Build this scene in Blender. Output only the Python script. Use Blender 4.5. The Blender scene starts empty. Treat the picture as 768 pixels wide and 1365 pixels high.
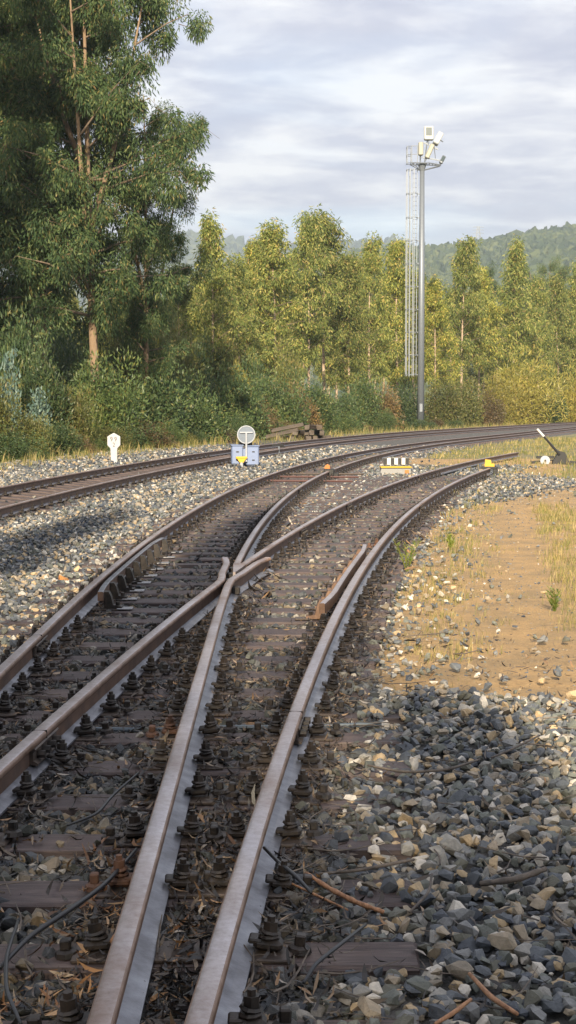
import bpy, bmesh, math
import numpy as np
from mathutils import Vector, Matrix
R = math.radians
rng = np.random.default_rng(7)

# ------------------------------------------------------------------ camera, sky, sun, exposure
F_PX, CX, CY, HORIZON = 2000.0, 384.0, 682.5, 543.0
CAM_Z = 1.53
PITCH = math.atan((CY - HORIZON) / F_PX)
scene = bpy.context.scene
cam_data = bpy.data.cameras.new('camera')
cam_data.sensor_fit = 'VERTICAL'
cam_data.sensor_height = 36.0
cam_data.lens = F_PX / 1365.0 * 36.0
cam_data.clip_start = 0.05
cam_data.clip_end = 12000
cam = bpy.data.objects.new('camera', cam_data)
scene.collection.objects.link(cam)
cam.location = (0, 0, CAM_Z)
cam.rotation_euler = (R(90) - PITCH, 0, 0)
scene.camera = cam

SUN_EL = R(26)
SUN_AZ = math.atan2(-0.06, -0.998)          # the sun stands to the left and a little behind: x = sin, y = cos
sun_vec = Vector((math.sin(SUN_AZ) * math.cos(SUN_EL), math.cos(SUN_AZ) * math.cos(SUN_EL), math.sin(SUN_EL)))
world = bpy.data.worlds.new('World')
scene.world = world
world.use_nodes = True
wn = world.node_tree
wn.nodes.clear()
def wnode(t, **kw):
    n = wn.nodes.new(t)
    for k, v in kw.items():
        setattr(n, k, v)
    return n
sky = wnode('ShaderNodeTexSky', sky_type='NISHITA', sun_disc=False, sun_elevation=SUN_EL, sun_rotation=SUN_AZ, dust_density=1.2)
tc = wnode('ShaderNodeTexCoord')
sep = wnode('ShaderNodeSeparateXYZ')
wn.links.new(tc.outputs['Generated'], sep.inputs[0])
zz = wnode('ShaderNodeMath', operation='MAXIMUM'); zz.inputs[1].default_value = 0.0
wn.links.new(sep.outputs['Z'], zz.inputs[0])
za = wnode('ShaderNodeMath', operation='ADD'); za.inputs[1].default_value = 0.11
wn.links.new(zz.outputs[0], za.inputs[0])
dx = wnode('ShaderNodeMath', operation='DIVIDE'); dy = wnode('ShaderNodeMath', operation='DIVIDE')
wn.links.new(sep.outputs['X'], dx.inputs[0]); wn.links.new(za.outputs[0], dx.inputs[1])
wn.links.new(sep.outputs['Y'], dy.inputs[0]); wn.links.new(za.outputs[0], dy.inputs[1])
cmb = wnode('ShaderNodeCombineXYZ')
wn.links.new(dx.outputs[0], cmb.inputs[0]); wn.links.new(dy.outputs[0], cmb.inputs[1])
def wnoise(scale, detail, rough, off):
    mp = wnode('ShaderNodeMapping'); mp.inputs['Location'].default_value = off
    mp.inputs['Rotation'].default_value = (0, 0, R(8)); mp.inputs['Scale'].default_value = (.9, 1.2, 1)
    wn.links.new(cmb.outputs[0], mp.inputs[0])
    n = wnode('ShaderNodeTexNoise'); n.inputs['Scale'].default_value = scale
    n.inputs['Detail'].default_value = detail; n.inputs['Roughness'].default_value = rough
    n.inputs['Distortion'].default_value = 0.35
    wn.links.new(mp.outputs[0], n.inputs[0])
    return n
def wramp(src, stops):
    r = wnode('ShaderNodeValToRGB')
    while len(r.color_ramp.elements) < len(stops):
        r.color_ramp.elements.new(0.5)
    for e, (p, c) in zip(r.color_ramp.elements, stops):
        e.position = p; e.color = (*c, 1)
    wn.links.new(src, r.inputs[0])
    return r
cn1 = wnoise(2.3, 8, 0.6, (3.1, 1.7, 0))
cn2 = wnoise(0.75, 4, 0.5, (9.3, 4.4, 2))
shade = wramp(cn1.outputs['Fac'], [(0.34, (0.55, 0.57, 0.72)), (0.45, (0.65, 0.665, 0.79)), (0.54, (0.84, 0.845, 0.92)), (0.64, (1.06, 1.05, 1.06))])
cn3 = wnoise(6.5, 6, 0.6, (1.3, 7.7, 5))
rip = wnode('ShaderNodeMath', operation='MULTIPLY_ADD'); rip.inputs[1].default_value = 0.34; rip.inputs[2].default_value = -0.17
wn.links.new(cn3.outputs['Fac'], rip.inputs[0])
rsum = wnode('ShaderNodeMath', operation='ADD')
wn.links.new(cn1.outputs['Fac'], rsum.inputs[0]); wn.links.new(rip.outputs[0], rsum.inputs[1])
wn.links.new(rsum.outputs[0], shade.inputs[0])
cover = wramp(cn2.outputs['Fac'], [(0.30, (0.62,) * 3), (0.46, (0.98,) * 3)])
scl = wnode('ShaderNodeVectorMath', operation='SCALE'); scl.inputs['Scale'].default_value = 5.1
wn.links.new(shade.outputs[0], scl.inputs[0])
mix = wnode('ShaderNodeMix', data_type='RGBA')
wn.links.new(cover.outputs[0], mix.inputs['Factor'])
wn.links.new(sky.outputs[0], mix.inputs[6]); wn.links.new(scl.outputs[0], mix.inputs[7])
bg = wnode('ShaderNodeBackground'); bg.inputs['Strength'].default_value = 0.085
wn.links.new(mix.outputs[2], bg.inputs['Color'])
wo = wnode('ShaderNodeOutputWorld')
wn.links.new(bg.outputs[0], wo.inputs['Surface'])

sun_data = bpy.data.lights.new('sun', 'SUN')
sun_data.energy = 5.0
sun_data.angle = R(0.55)
sun_data.color = (1.0, 0.85, 0.62)
sun = bpy.data.objects.new('sun', sun_data)
scene.collection.objects.link(sun)
sun.rotation_euler = sun_vec.to_track_quat('Z', 'Y').to_euler()
sun.location = (-40, -20, 60)

scene.view_settings.view_transform = 'Standard'
scene.view_settings.look = 'None'
scene.view_settings.gamma = 1.0
scene.view_settings.use_curve_mapping = False
scene.view_settings.exposure = 1.36
scene.cycles.use_denoising = True
scene.cycles.max_bounces = 6
scene.cycles.diffuse_bounces = 3
scene.cycles.transparent_max_bounces = 6

# ------------------------------------------------------------------ helpers
COL = scene.collection
def at(px, py, z=0.0):
    """the point at height z that the photograph shows at pixel px, py"""
    u = (px - CX) / F_PX; v = (CY - py) / F_PX
    d = (u, math.cos(PITCH) + v * math.sin(PITCH), -math.sin(PITCH) + v * math.cos(PITCH))
    t = (z - CAM_Z) / d[2]
    return Vector((d[0] * t, d[1] * t, z))
def at_depth(px, dist):
    return (px - CX) / F_PX * dist
def high(py, dist):
    return (HORIZON - py) / F_PX * dist + CAM_Z

class MB:
    """collects shapes for one mesh object"""
    def __init__(self):
        self.v = []; self.f = []; self.m = []
    def add(self, vs, fs, mi=0):
        o = len(self.v)
        self.v.extend([tuple(p) for p in vs])
        for f in fs:
            self.f.append(tuple(i + o for i in f)); self.m.append(mi)
    def box(self, c, s, mi=0, rot=None, bevel=0.0):
        hx, hy, hz = s[0] / 2, s[1] / 2, s[2] / 2
        if bevel <= 0:
            vs = [Vector((x * hx, y * hy, z * hz)) for z in (-1, 1) for y in (-1, 1) for x in (-1, 1)]
            fs = [(0, 2, 3, 1), (4, 5, 7, 6), (0, 1, 5, 4), (2, 6, 7, 3), (0, 4, 6, 2), (1, 3, 7, 5)]
        else:
            b = min(bevel, hx * .9, hy * .9, hz * .9)
            bm = bmesh.new()
            bmesh.ops.create_cube(bm, size=1.0, matrix=Matrix.Diagonal((s[0], s[1], s[2], 1)))
            bmesh.ops.bevel(bm, geom=bm.edges[:] , offset=b, segments=1, affect='EDGES')
            bm.verts.index_update()
            vs = [v.co.copy() for v in bm.verts]; fs = [tuple(v.index for v in f.verts) for f in bm.faces]
            bm.free()
        M = rot if rot is not None else Matrix.Identity(3)
        self.add([M @ v + Vector(c) for v in vs], fs, mi)
    def tube(self, pts, rad, n=6, mi=0, caps=True):
        pts = [Vector(p) for p in pts]
        rad = rad if hasattr(rad, '__len__') else [rad] * len(pts)
        vs = []; prev = None
        for i, p in enumerate(pts):
            a = pts[max(i - 1, 0)]; b = pts[min(i + 1, len(pts) - 1)]
            t = (b - a).normalized()
            ref = Vector((0, 0, 1)) if abs(t.z) < 0.9 else Vector((1, 0, 0))
            x = t.cross(ref).normalized()
            if prev is not None:
                x2 = (prev - t * prev.dot(t))
                if x2.length > 1e-4: x = x2.normalized()
            prev = x
            y = t.cross(x)
            for k in range(n):
                an = 2 * math.pi * k / n
                vs.append(p + (x * math.cos(an) + y * math.sin(an)) * rad[i])
        fs = []
        for i in range(len(pts) - 1):
            for k in range(n):
                k2 = (k + 1) % n
                fs.append((i * n + k, i * n + k2, (i + 1) * n + k2, (i + 1) * n + k))
        if caps:
            fs.append(tuple(range(n - 1, -1, -1))); fs.append(tuple((len(pts) - 1) * n + k for k in range(n)))
        self.add(vs, fs, mi)
    def ring(self, c, r, r2, n=12, k=5, mi=0, axis='Z', tilt=0.0, squash=1.0):
        vs = []; fs = []
        for i in range(n):
            a = 2 * math.pi * i / n
            for j in range(k):
                b = 2 * math.pi * j / k
                p = Vector(((r + r2 * math.cos(b)) * math.cos(a), (r + r2 * math.cos(b)) * math.sin(a) * squash, r2 * math.sin(b) + tilt * math.cos(a)))
                if axis == 'Y': p = Vector((p.x, p.z, p.y))
                if axis == 'X': p = Vector((p.z, p.x, p.y))
                vs.append(p + Vector(c))
        for i in range(n):
            for j in range(k):
                i2 = (i + 1) % n; j2 = (j + 1) % k
                fs.append((i * k + j, i2 * k + j, i2 * k + j2, i * k + j2))
        self.add(vs, fs, mi)
    def prism(self, outline, depth, mi=0, origin=(0, 0, 0), rz=0.0, front=0.0):
        """outline in x,z extruded along y"""
        n = len(outline)
        M = Matrix.Rotation(rz, 3, 'Z')
        vs = [M @ Vector((x, front, z)) + Vector(origin) for x, z in outline] + [M @ Vector((x, front + depth, z)) + Vector(origin) for x, z in outline]
        fs = [tuple(range(n)), tuple(range(2 * n - 1, n - 1, -1))] + [(i, i + n, (i + 1) % n + n, (i + 1) % n) for i in range(n)]
        self.add(vs, fs, mi)
    def mesh(self, name, mats, smooth=False):
        me = bpy.data.meshes.new(name)
        me.from_pydata(self.v, [], self.f)
        for m in mats: me.materials.append(m)
        me.polygons.foreach_set('material_index', self.m)
        if smooth: me.polygons.foreach_set('use_smooth', [True] * len(self.f))
        me.update()
        return me
    def build(self, name, mats, parent=None, smooth=False, loc=(0, 0, 0), rz=0.0):
        if not isinstance(mats, (list, tuple)): mats = [mats]
        return link(name, self.mesh(name, mats, smooth), parent, loc, rz)

def link(name, data, parent=None, loc=(0, 0, 0), rz=0.0):
    o = bpy.data.objects.new(name, data)
    COL.objects.link(o)
    o.location = loc; o.rotation_euler = (0, 0, rz)
    if parent is not None: o.parent = parent
    return o
def np_mesh(name, V, F, mats, mat_idx=None, smooth=False):
    me = bpy.data.meshes.new(name)
    V = np.ascontiguousarray(V, dtype=np.float32); F = np.ascontiguousarray(F, dtype=np.int32)
    k = F.shape[1]
    me.vertices.add(len(V)); me.vertices.foreach_set('co', V.ravel())
    me.loops.add(F.size); me.loops.foreach_set('vertex_index', F.ravel())
    me.polygons.add(len(F)); me.polygons.foreach_set('loop_start', np.arange(0, F.size, k, dtype=np.int32))
    for m in (mats if isinstance(mats, (list, tuple)) else [mats]): me.materials.append(m)
    if mat_idx is not None: me.polygons.foreach_set('material_index', np.ascontiguousarray(mat_idx, dtype=np.int32))
    me.polygons.foreach_set('use_smooth', np.full(len(F), smooth))
    me.update(calc_edges=True)
    return me
def tag(o, label=None, cat=None, group=None, kind=None):
    if label: o['label'] = label
    if cat: o['category'] = cat
    if group: o['group'] = group
    if kind: o['kind'] = kind
    return o
def thing(name, label, cat, loc=(0, 0, 0), rz=0.0, group=None):
    return tag(link(name, None, None, loc, rz), label, cat, group)

# ------------------------------------------------------------------ materials
MAT = {}
def new_mat(name):
    m = bpy.data.materials.new(name); m.use_nodes = True
    nt = m.node_tree; nt.nodes.clear()
    out = nt.nodes.new('ShaderNodeOutputMaterial')
    MAT[name] = m
    return m, nt, out
def nd(nt, t, ins=None, **kw):
    n = nt.nodes.new(t)
    for k, v in kw.items(): setattr(n, k, v)
    for k, v in (ins or {}).items():
        if isinstance(v, bpy.types.NodeSocket): nt.links.new(v, n.inputs[k])
        else: n.inputs[k].default_value = v
    return n
def ramp(nt, src, stops, mode='LINEAR'):
    r = nt.nodes.new('ShaderNodeValToRGB'); r.color_ramp.interpolation = mode
    while len(r.color_ramp.elements) < len(stops): r.color_ramp.elements.new(0.5)
    for e, (p, c) in zip(r.color_ramp.elements, stops):
        e.position = p; e.color = (*c, 1)
    nt.links.new(src, r.inputs[0])
    return r.outputs[0]
def noise(nt, scale, detail=4, rough=0.6, coord='Object', stretch=None, dist=0.0, w=None):
    t = nd(nt, 'ShaderNodeTexCoord')
    src = t.outputs[coord]
    if coord == 'Position': pass
    if stretch:
        src = nd(nt, 'ShaderNodeMapping', {0: src, 'Scale': stretch}).outputs[0]
    return nd(nt, 'ShaderNodeTexNoise', {0: src, 'Scale': scale, 'Detail': detail, 'Roughness': rough, 'Distortion': dist}).outputs['Fac']
def world_noise(nt, scale, detail=4, rough=0.6, stretch=(1, 1, 1)):
    g = nd(nt, 'ShaderNodeNewGeometry')
    mp = nd(nt, 'ShaderNodeMapping', {0: g.outputs['Position'], 'Scale': stretch})
    return nd(nt, 'ShaderNodeTexNoise', {0: mp.outputs[0], 'Scale': scale, 'Detail': detail, 'Roughness': rough}).outputs['Fac']
def mixc(nt, fac, a, b, mode='MIX'):
    m = nd(nt, 'ShaderNodeMix', data_type='RGBA', blend_type=mode)
    for k, v in ((0, fac), (6, a), (7, b)):
        if isinstance(v, bpy.types.NodeSocket): nt.links.new(v, m.inputs[k])
        else: m.inputs[k].default_value = v if k == 0 else (*v, 1)
    return m.outputs[2]
def surf(name, color_fn, rough=0.8, metal=0.0, bump=0.0, bump_scale=40, bump_detail=5, spec=0.5, rough_fn=None, bump_dist=0.01):
    m, nt, out = new_mat(name)
    c = color_fn(nt) if callable(color_fn) else (*color_fn, 1)
    ins = {'Base Color': c, 'Roughness': rough_fn(nt) if rough_fn else rough, 'Metallic': metal, 'Specular IOR Level': spec}
    if bump > 0:
        b = nd(nt, 'ShaderNodeBump', {'Strength': bump, 'Distance': bump_dist, 'Height': world_noise(nt, bump_scale, bump_detail, 0.65)})
        ins['Normal'] = b.outputs[0]
    p = nd(nt, 'ShaderNodeBsdfPrincipled', ins)
    nt.links.new(p.outputs[0], out.inputs[0])
    return m
def two(a, b, scale, lo=0.35, hi=0.65, stretch=(1, 1, 1), detail=5):
    return lambda nt: ramp(nt, world_noise(nt, scale, detail, 0.62, stretch), [(lo, a), (hi, b)])
def rnd_source(nt, kind):
    if kind == 'object': return nd(nt, 'ShaderNodeObjectInfo').outputs['Random']
    return nd(nt, 'ShaderNodeNewGeometry').outputs['Random Per Island']

STONE_STOPS = [(0.0, (.055, .064, .080)), (.13, (.085, .096, .110)), (.29, (.115, .125, .112)), (.45, (.160, .165, .168)),
               (.56, (.105, .105, .085)), (.63, (.225, .22, .205)), (.71, (.27, .225, .165)), (.81, (.185, .16, .125)), (.87, (.35, .265, .16)), (.935, (.46, .43, .38))]
def stone_mat(name, kind, gain=1.0, warm=0.0):
    m, nt, out = new_mat(name)
    r = rnd_source(nt, kind)
    st = [(p, tuple(min(1, gain * x * w) for x, w in zip(c, (1 + warm, 1 + warm * .3, 1 - warm)))) for p, c in STONE_STOPS]
    c = ramp(nt, r, st, 'CONSTANT')
    v = world_noise(nt, 55, 5, .7)
    c2 = mixc(nt, 0.75, c, ramp(nt, v, [(.25, (.55, .55, .55)), (.7, (1.35, 1.3, 1.25))]), 'MULTIPLY')
    b = nd(nt, 'ShaderNodeBump', {'Strength': .5, 'Distance': .006, 'Height': world_noise(nt, 130, 4, .7)})
    p = nd(nt, 'ShaderNodeBsdfPrincipled', {'Base Color': c2, 'Roughness': .62, 'Specular IOR Level': .45, 'Normal': b.outputs[0]})
    nt.links.new(p.outputs[0], out.inputs[0])
    return m
stone_mat('ballast_stone', 'island', 1.12); stone_mat('single_stone', 'object', 1.05)
stone_mat('far_stone', 'island', .95, -.05); stone_mat('grimy_stone', 'island', .52)

surf('ballast_bed', lambda nt: mixc(nt, .55, ramp(nt, world_noise(nt, 14, 6, .75), [(.3, (.02, .02, .022)), (.52, (.05, .048, .046)), (.72, (.13, .115, .10))]),
     ramp(nt, world_noise(nt, 60, 5, .7), [(.3, (.03, .032, .036)), (.7, (.16, .155, .15))])), .9, bump=1.0, bump_scale=28, bump_dist=.03)
surf('ground_soil', lambda nt: mixc(nt, ramp(nt, world_noise(nt, .35, 4, .6), [(.42, (0, 0, 0)), (.58, (1, 1, 1))]),
     ramp(nt, world_noise(nt, 8, 6, .7), [(.3, (.13, .115, .06)), (.7, (.26, .21, .12))]),
     ramp(nt, world_noise(nt, 6, 6, .7), [(.3, (.085, .10, .035)), (.7, (.17, .165, .07))])), .95, bump=.8, bump_scale=18, bump_dist=.03)
surf('path_dirt', lambda nt: mixc(nt, ramp(nt, world_noise(nt, 2.2, 8, .72), [(.42, (0, 0, 0)), (.60, (1, 1, 1))]),
     ramp(nt, world_noise(nt, 45, 6, .7), [(.3, (.32, .195, .085)), (.7, (.54, .36, .17))]),
     ramp(nt, world_noise(nt, 60, 6, .7), [(.3, (.20, .135, .07)), (.7, (.38, .27, .145))])), .95, bump=1.0, bump_scale=70, bump_detail=8, bump_dist=.03)

def rusty(name, a, b, metal, rough, scale=9, bump=.25):
    return surf(name, two(a, b, scale, .35, .68, detail=7), rough, metal, bump=bump, bump_scale=90, bump_dist=.003, spec=.5)
def head_mat():
    m, nt, out = new_mat('rail_head_steel')
    n = world_noise(nt, 2.2, 8, .55, (1, .6, 1))
    c = ramp(nt, n, [(.30, (.27, .20, .17)), (.45, (.38, .34, .34)), (.72, (.50, .48, .51))])
    c = mixc(nt, .65, c, ramp(nt, world_noise(nt, 38, 7, .75), [(.3, (.62, .54, .48)), (.62, (1.15, 1.15, 1.15))]), 'MULTIPLY')
    ro = ramp(nt, world_noise(nt, 20, 7, .7), [(.3, (.60,) * 3), (.7, (.30,) * 3)])
    b = nd(nt, 'ShaderNodeBump', {'Strength': .12, 'Distance': .002, 'Height': world_noise(nt, 60, 4, .6)})
    p = nd(nt, 'ShaderNodeBsdfPrincipled', {'Base Color': c, 'Roughness': ro, 'Metallic': .72, 'Normal': b.outputs[0]})
    nt.links.new(p.outputs[0], out.inputs[0])
head_mat()
rusty('rail_web_rust', (.075, .046, .034), (.155, .09, .06), .15, .62)
rusty('rail_foot_steel', (.13, .13, .15), (.30, .31, .35), .6, .40)
rusty('rail_shoulder', (.13, .075, .048), (.27, .18, .14), .35, .45)
rusty('bolt_black', (.012, .011, .011), (.045, .034, .028), .25, .5, 25)
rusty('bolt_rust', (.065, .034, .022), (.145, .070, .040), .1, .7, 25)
rusty('plate_steel', (.05, .04, .036), (.10, .075, .06), .3, .55, 18)
rusty('plate_bright', (.26, .26, .28), (.42, .42, .44), .5, .4, 18)
rusty('check_rail_rust', (.10, .055, .034), (.20, .12, .08), .2, .6, 12)
rusty('steel_dark', (.018, .018, .02), (.04, .038, .036), .3, .5, 12)
def wood_mat(name, a, b, c3):
    m, nt, out = new_mat(name)
    r = nd(nt, 'ShaderNodeObjectInfo').outputs['Random']
    n = noise(nt, 5, 7, .7, 'Object', (.8, 9, 9), 1.2)
    n2 = world_noise(nt, 2.2, 4, .6)
    c = ramp(nt, n, [(.30, a), (.52, b), (.74, c3)])
    c = mixc(nt, .6, c, ramp(nt, n2, [(.3, (.62, .6, .62)), (.7, (1.3, 1.22, 1.15))]), 'MULTIPLY')
    c = mixc(nt, .7, c, ramp(nt, r, [(0, (.75, .75, .8)), (1, (1.25, 1.2, 1.12))]), 'MULTIPLY')
    b_ = nd(nt, 'ShaderNodeBump', {'Strength': .7, 'Distance': .006, 'Height': n})
    p = nd(nt, 'ShaderNodeBsdfPrincipled', {'Base Color': c, 'Roughness': .68, 'Normal': b_.outputs[0]})
    nt.links.new(p.outputs[0], out.inputs[0])
wood_mat('sleeper_wood', (.028, .021, .022), (.074, .056, .056), (.145, .115, .105))
wood_mat('old_wood', (.03, .024, .019), (.07, .055, .044), (.15, .125, .10))
def paint(name, col, dirt=(.6, .55, .45), amount=.35, rough=.5, metal=0.0, scale=6):
    return surf(name, lambda nt: mixc(nt, ramp(nt, world_noise(nt, scale, 6, .7), [(.45, (0, 0, 0)), (.8, (amount,) * 3)]), col, tuple(a * b for a, b in zip(col, dirt))), rough, metal, bump=.1, bump_scale=60)
paint('white_concrete', (.40, .40, .42), rough=.8)
paint('number_grey', (.10, .10, .115), rough=.7)
paint('machine_blue', (.17, .22, .36), rough=.45)
paint('disc_grey', (.14, .17, .22), rough=.4)
paint('disc_white', (.34, .36, .40), rough=.4)
paint('yellow_paint', (.55, .32, .02), rough=.5)
paint('orange_paint', (.42, .15, .03), rough=.5)
paint('red_paint', (.08, .035, .03), rough=.6)
paint('black_paint', (.015, .015, .016), rough=.45)
paint('white_paint', (.55, .55, .54), rough=.45)
paint('grey_box', (.24, .24, .24), rough=.6)
paint('galvanized', (.17, .19, .22), (.7, .72, .75), .6, .5, .35)
paint('lamp_cream', (.27, .27, .23), rough=.45)
paint('lamp_white', (.36, .38, .39), rough=.4)
surf('lamp_glass', (.05, .07, .075), .12, 0, spec=.8)
surf('cable_black', (.02, .022, .026), .45)
surf('conduit_blue', (.075, .10, .125), .5)
surf('joint_gap', (.006, .006, .006), .9)
surf('pylon_grey', (.30, .32, .34), .6)

def leaf_mat(name, stops, trans=.35, rough=.45, patch=1.4, obj_var=.25, kind='island', spec=.35):
    m, nt, out = new_mat(name)
    r = rnd_source(nt, 'island')
    c = ramp(nt, r, stops)
    n = noise(nt, patch, 3, .6)
    c = mixc(nt, .8, c, ramp(nt, n, [(.3, (.66, .72, .75)), (.7, (1.3, 1.2, 1.02))]), 'MULTIPLY')
    o = nd(nt, 'ShaderNodeObjectInfo').outputs['Random']
    c = mixc(nt, 1.0, c, ramp(nt, o, [(0, (1 - obj_var,) * 3), (.5, (1, 1, 1)), (1, (1 + obj_var * 1.2, 1 + obj_var * .8, 1 - obj_var * .2))]), 'MULTIPLY')
    p = nd(nt, 'ShaderNodeBsdfPrincipled', {'Base Color': c, 'Roughness': rough, 'Specular IOR Level': spec})
    t = nd(nt, 'ShaderNodeBsdfTranslucent', {'Color': c})
    x = nd(nt, 'ShaderNodeMixShader', {0: trans, 1: p.outputs[0], 2: t.outputs[0]})
    nt.links.new(x.outputs[0], out.inputs[0])
leaf_mat('gum_leaf', [(0, (.040, .076, .036)), (.4, (.065, .112, .048)), (.75, (.105, .155, .060)), (.93, (.19, .21, .09)), (1, (.24, .16, .07))], .35, .55, spec=.2)
leaf_mat('young_gum_leaf', [(0, (.095, .140, .048)), (.35, (.185, .238, .076)), (.7, (.325, .355, .11)), (.9, (.49, .475, .17)), (1, (.43, .31, .15))], .5, .6, spec=.2)
leaf_mat('bush_leaf', [(0, (.045, .080, .036)), (.5, (.080, .130, .054)), (.85, (.13, .18, .07)), (1, (.20, .18, .07))])
leaf_mat('broom_leaf', [(0, (.20, .195, .045)), (.5, (.34, .31, .07)), (.85, (.46, .40, .11)), (1, (.40, .28, .10))], .35)
leaf_mat('dry_bush_leaf', [(0, (.085, .06, .032)), (.5, (.15, .10, .05)), (.8, (.10, .10, .04)), (1, (.22, .15, .08))], .2)
leaf_mat('blue_gum_leaf', [(0, (.07, .125, .10)), (.5, (.12, .19, .17)), (.85, (.20, .28, .27)), (1, (.15, .19, .10))], .25)
leaf_mat('light_bush_leaf', [(0, (.09, .11, .035)), (.5, (.15, .165, .05)), (.85, (.20, .20, .07)), (1, (.25, .18, .08))])
leaf_mat('grass_blade', [(0, (.10, .13, .035)), (.35, (.17, .18, .055)), (.65, (.30, .25, .11)), (1, (.42, .34, .18))], .3, .6, .9)
leaf_mat('weed_leaf', [(0, (.12, .19, .035)), (.6, (.22, .28, .06)), (1, (.32, .30, .09))], .4, .5)
leaf_mat('litter_leaf', [(0, (.012, .011, .012)), (.45, (.028, .025, .026)), (.72, (.060, .046, .038)), (.88, (.12, .085, .055)), (.95, (.28, .16, .075)), (1, (.32, .29, .26))], .05, .42, 3.0, 0.0, spec=.5)
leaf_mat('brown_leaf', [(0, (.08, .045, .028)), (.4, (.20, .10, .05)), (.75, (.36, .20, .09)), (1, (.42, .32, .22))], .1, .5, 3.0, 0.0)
leaf_mat('hill_crown', [(0, (.026, .045, .024)), (.5, (.045, .068, .032)), (1, (.085, .105, .045))], .1, .7, .012, .1)
surf('gum_bark', lambda nt: mixc(nt, .7, ramp(nt, world_noise(nt, 3, 5, .65, (4, 4, .5)), [(.3, (.13, .085, .05)), (.55, (.24, .165, .10)), (.75, (.36, .29, .22))]), (.20, .135, .085)), .85, bump=.4, bump_scale=20)
surf('young_bark', two((.26, .18, .12), (.42, .33, .25), 4), .85)
surf('twig_bark', two((.09, .065, .045), (.19, .14, .10), 6), .85)
surf('bark_strip', two((.20, .095, .045), (.40, .21, .11), 30, stretch=(3, 1, 1)), .7, bump=.3, bump_scale=80)
surf('dead_twig', two((.05, .042, .038), (.15, .12, .095), 20), .75)
surf('hill_soil', two((.05, .06, .03), (.09, .09, .05), .02), .95)

# ------------------------------------------------------------------ track alignment
RAIL_Z0, RAIL_H, HALF = 0.014, 0.136, 0.5325
def alignment(x0, y0, th0, k, y_from, y_to, th_max, L, step=0.1):
    n = int(L / step); x, y, th = x0, y0, th0
    out = []
    for i in range(n):
        out.append((x, y, th))
        if y_from <= y <= y_to: th = min(th + k * step, th_max)
        x += math.sin(th) * step; y += math.cos(th) * step
    return np.array(out)
LEFT = alignment(-0.941, 1.0, -0.0069, 0.00563, 9.5, 400, R(17.8), 160)
RIGHT = alignment(-0.855, 1.0, 0.0437, 0.0061, 0, 400, R(22), 48)
MAIN = alignment(-5.15, 8.0, R(2.2), R(0.215), 12, 400, R(20.0), 170)
def offset(al, o):
    return np.stack([al[:, 0] + o * np.cos(al[:, 2]), al[:, 1] - o * np.sin(al[:, 2])], 1)
LA, LE = offset(LEFT, -HALF), offset(LEFT, HALF)        # rail A, rail C/E
RB, RD = offset(RIGHT, -HALF), offset(RIGHT, HALF)      # rail B/F, rail D
MF, MN = offset(MAIN, -HALF), offset(MAIN, HALF)
def xa(poly, y): return float(np.interp(y, poly[:, 1], poly[:, 0]))
def cut(poly, ya, yb):
    m = (poly[:, 1] > ya) & (poly[:, 1] < yb)
    mid = poly[m][::4]
    return np.vstack([[xa(poly, ya), ya], mid, [xa(poly, yb), yb]])
_p = np.array([xa(LE, y) - xa(RB, y) for y in np.arange(8, 20, .05)])
Y_X = float(np.arange(8, 20, .05)[np.argmin(np.abs(_p))])   # where the two inner running lines cross

# rail profile (half), x from the axis, z from the foot
PROF = [(.0, .0, 2), (.062, .0, 2), (.062, .009, 2), (.030, .020, 2), (.0085, .030, 1), (.0075, .095, 1), (.030, .106, 1), (.0325, .112, 1), (.0325, .122, 0), (.0305, .1295, 0), (.0255, .1338, 0), (.0165, .1355, 0), (.006, .136, 0)]
def profile():
    r = [(x, z, m) for x, z, m in PROF[1:]]
    l = [(-x, z) for x, z, m in PROF[1:]][::-1]
    pts = [(x, z) for x, z, m in r] + l
    # material of the segment starting at each point
    half = [m for x, z, m in r]
    seg = []
    n = len(pts)
    for i in range(n):
        (x1, z1), (x2, z2) = pts[i], pts[(i + 1) % n]
        zm = (z1 + z2) / 2
        seg.append(0 if zm > .1325 else (3 if zm > .116 else (1 if zm > .028 else 2)))
    return pts, seg
RPTS, RSEG = profile()
RAIL_MATS = None
def rail_mesh(name, line, z0=RAIL_Z0, zfun=None, mats=('rail_head_steel', 'rail_web_rust', 'rail_foot_steel', 'rail_shoulder'), scale_w=1.0, parent=None, lift=0.0):
    line = np.asarray(line)
    t = np.gradient(line, axis=0); t /= np.linalg.norm(t, axis=1)[:, None]
    nx, ny = t[:, 1], -t[:, 0]
    n = len(RPTS); V = []; Fq = []; mi = []
    for i, (p, a, b) in enumerate(zip(line, nx, ny)):
        zz_ = z0 + (zfun(p) if zfun else 0) + lift
        for (x, z) in RPTS:
            V.append((p[0] + a * x * scale_w, p[1] + b * x * scale_w, zz_ + z))
    for i in range(len(line) - 1):
        for j in range(n):
            j2 = (j + 1) % n
            Fq.append((i * n + j, i * n + j2, (i + 1) * n + j2, (i + 1) * n + j)); mi.append(RSEG[j])
    mb = MB(); mb.v = V; mb.f = Fq + [tuple(range(n)), tuple(reversed(range((len(line) - 1) * n, len(line) * n)))]; mb.m = mi + [1, 1]
    ob = mb.build(name, [MAT[m] for m in mats], parent)
    ob.data.polygons.foreach_set('use_smooth', [k in (0, 3) for k in mb.m])
    return ob

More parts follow.
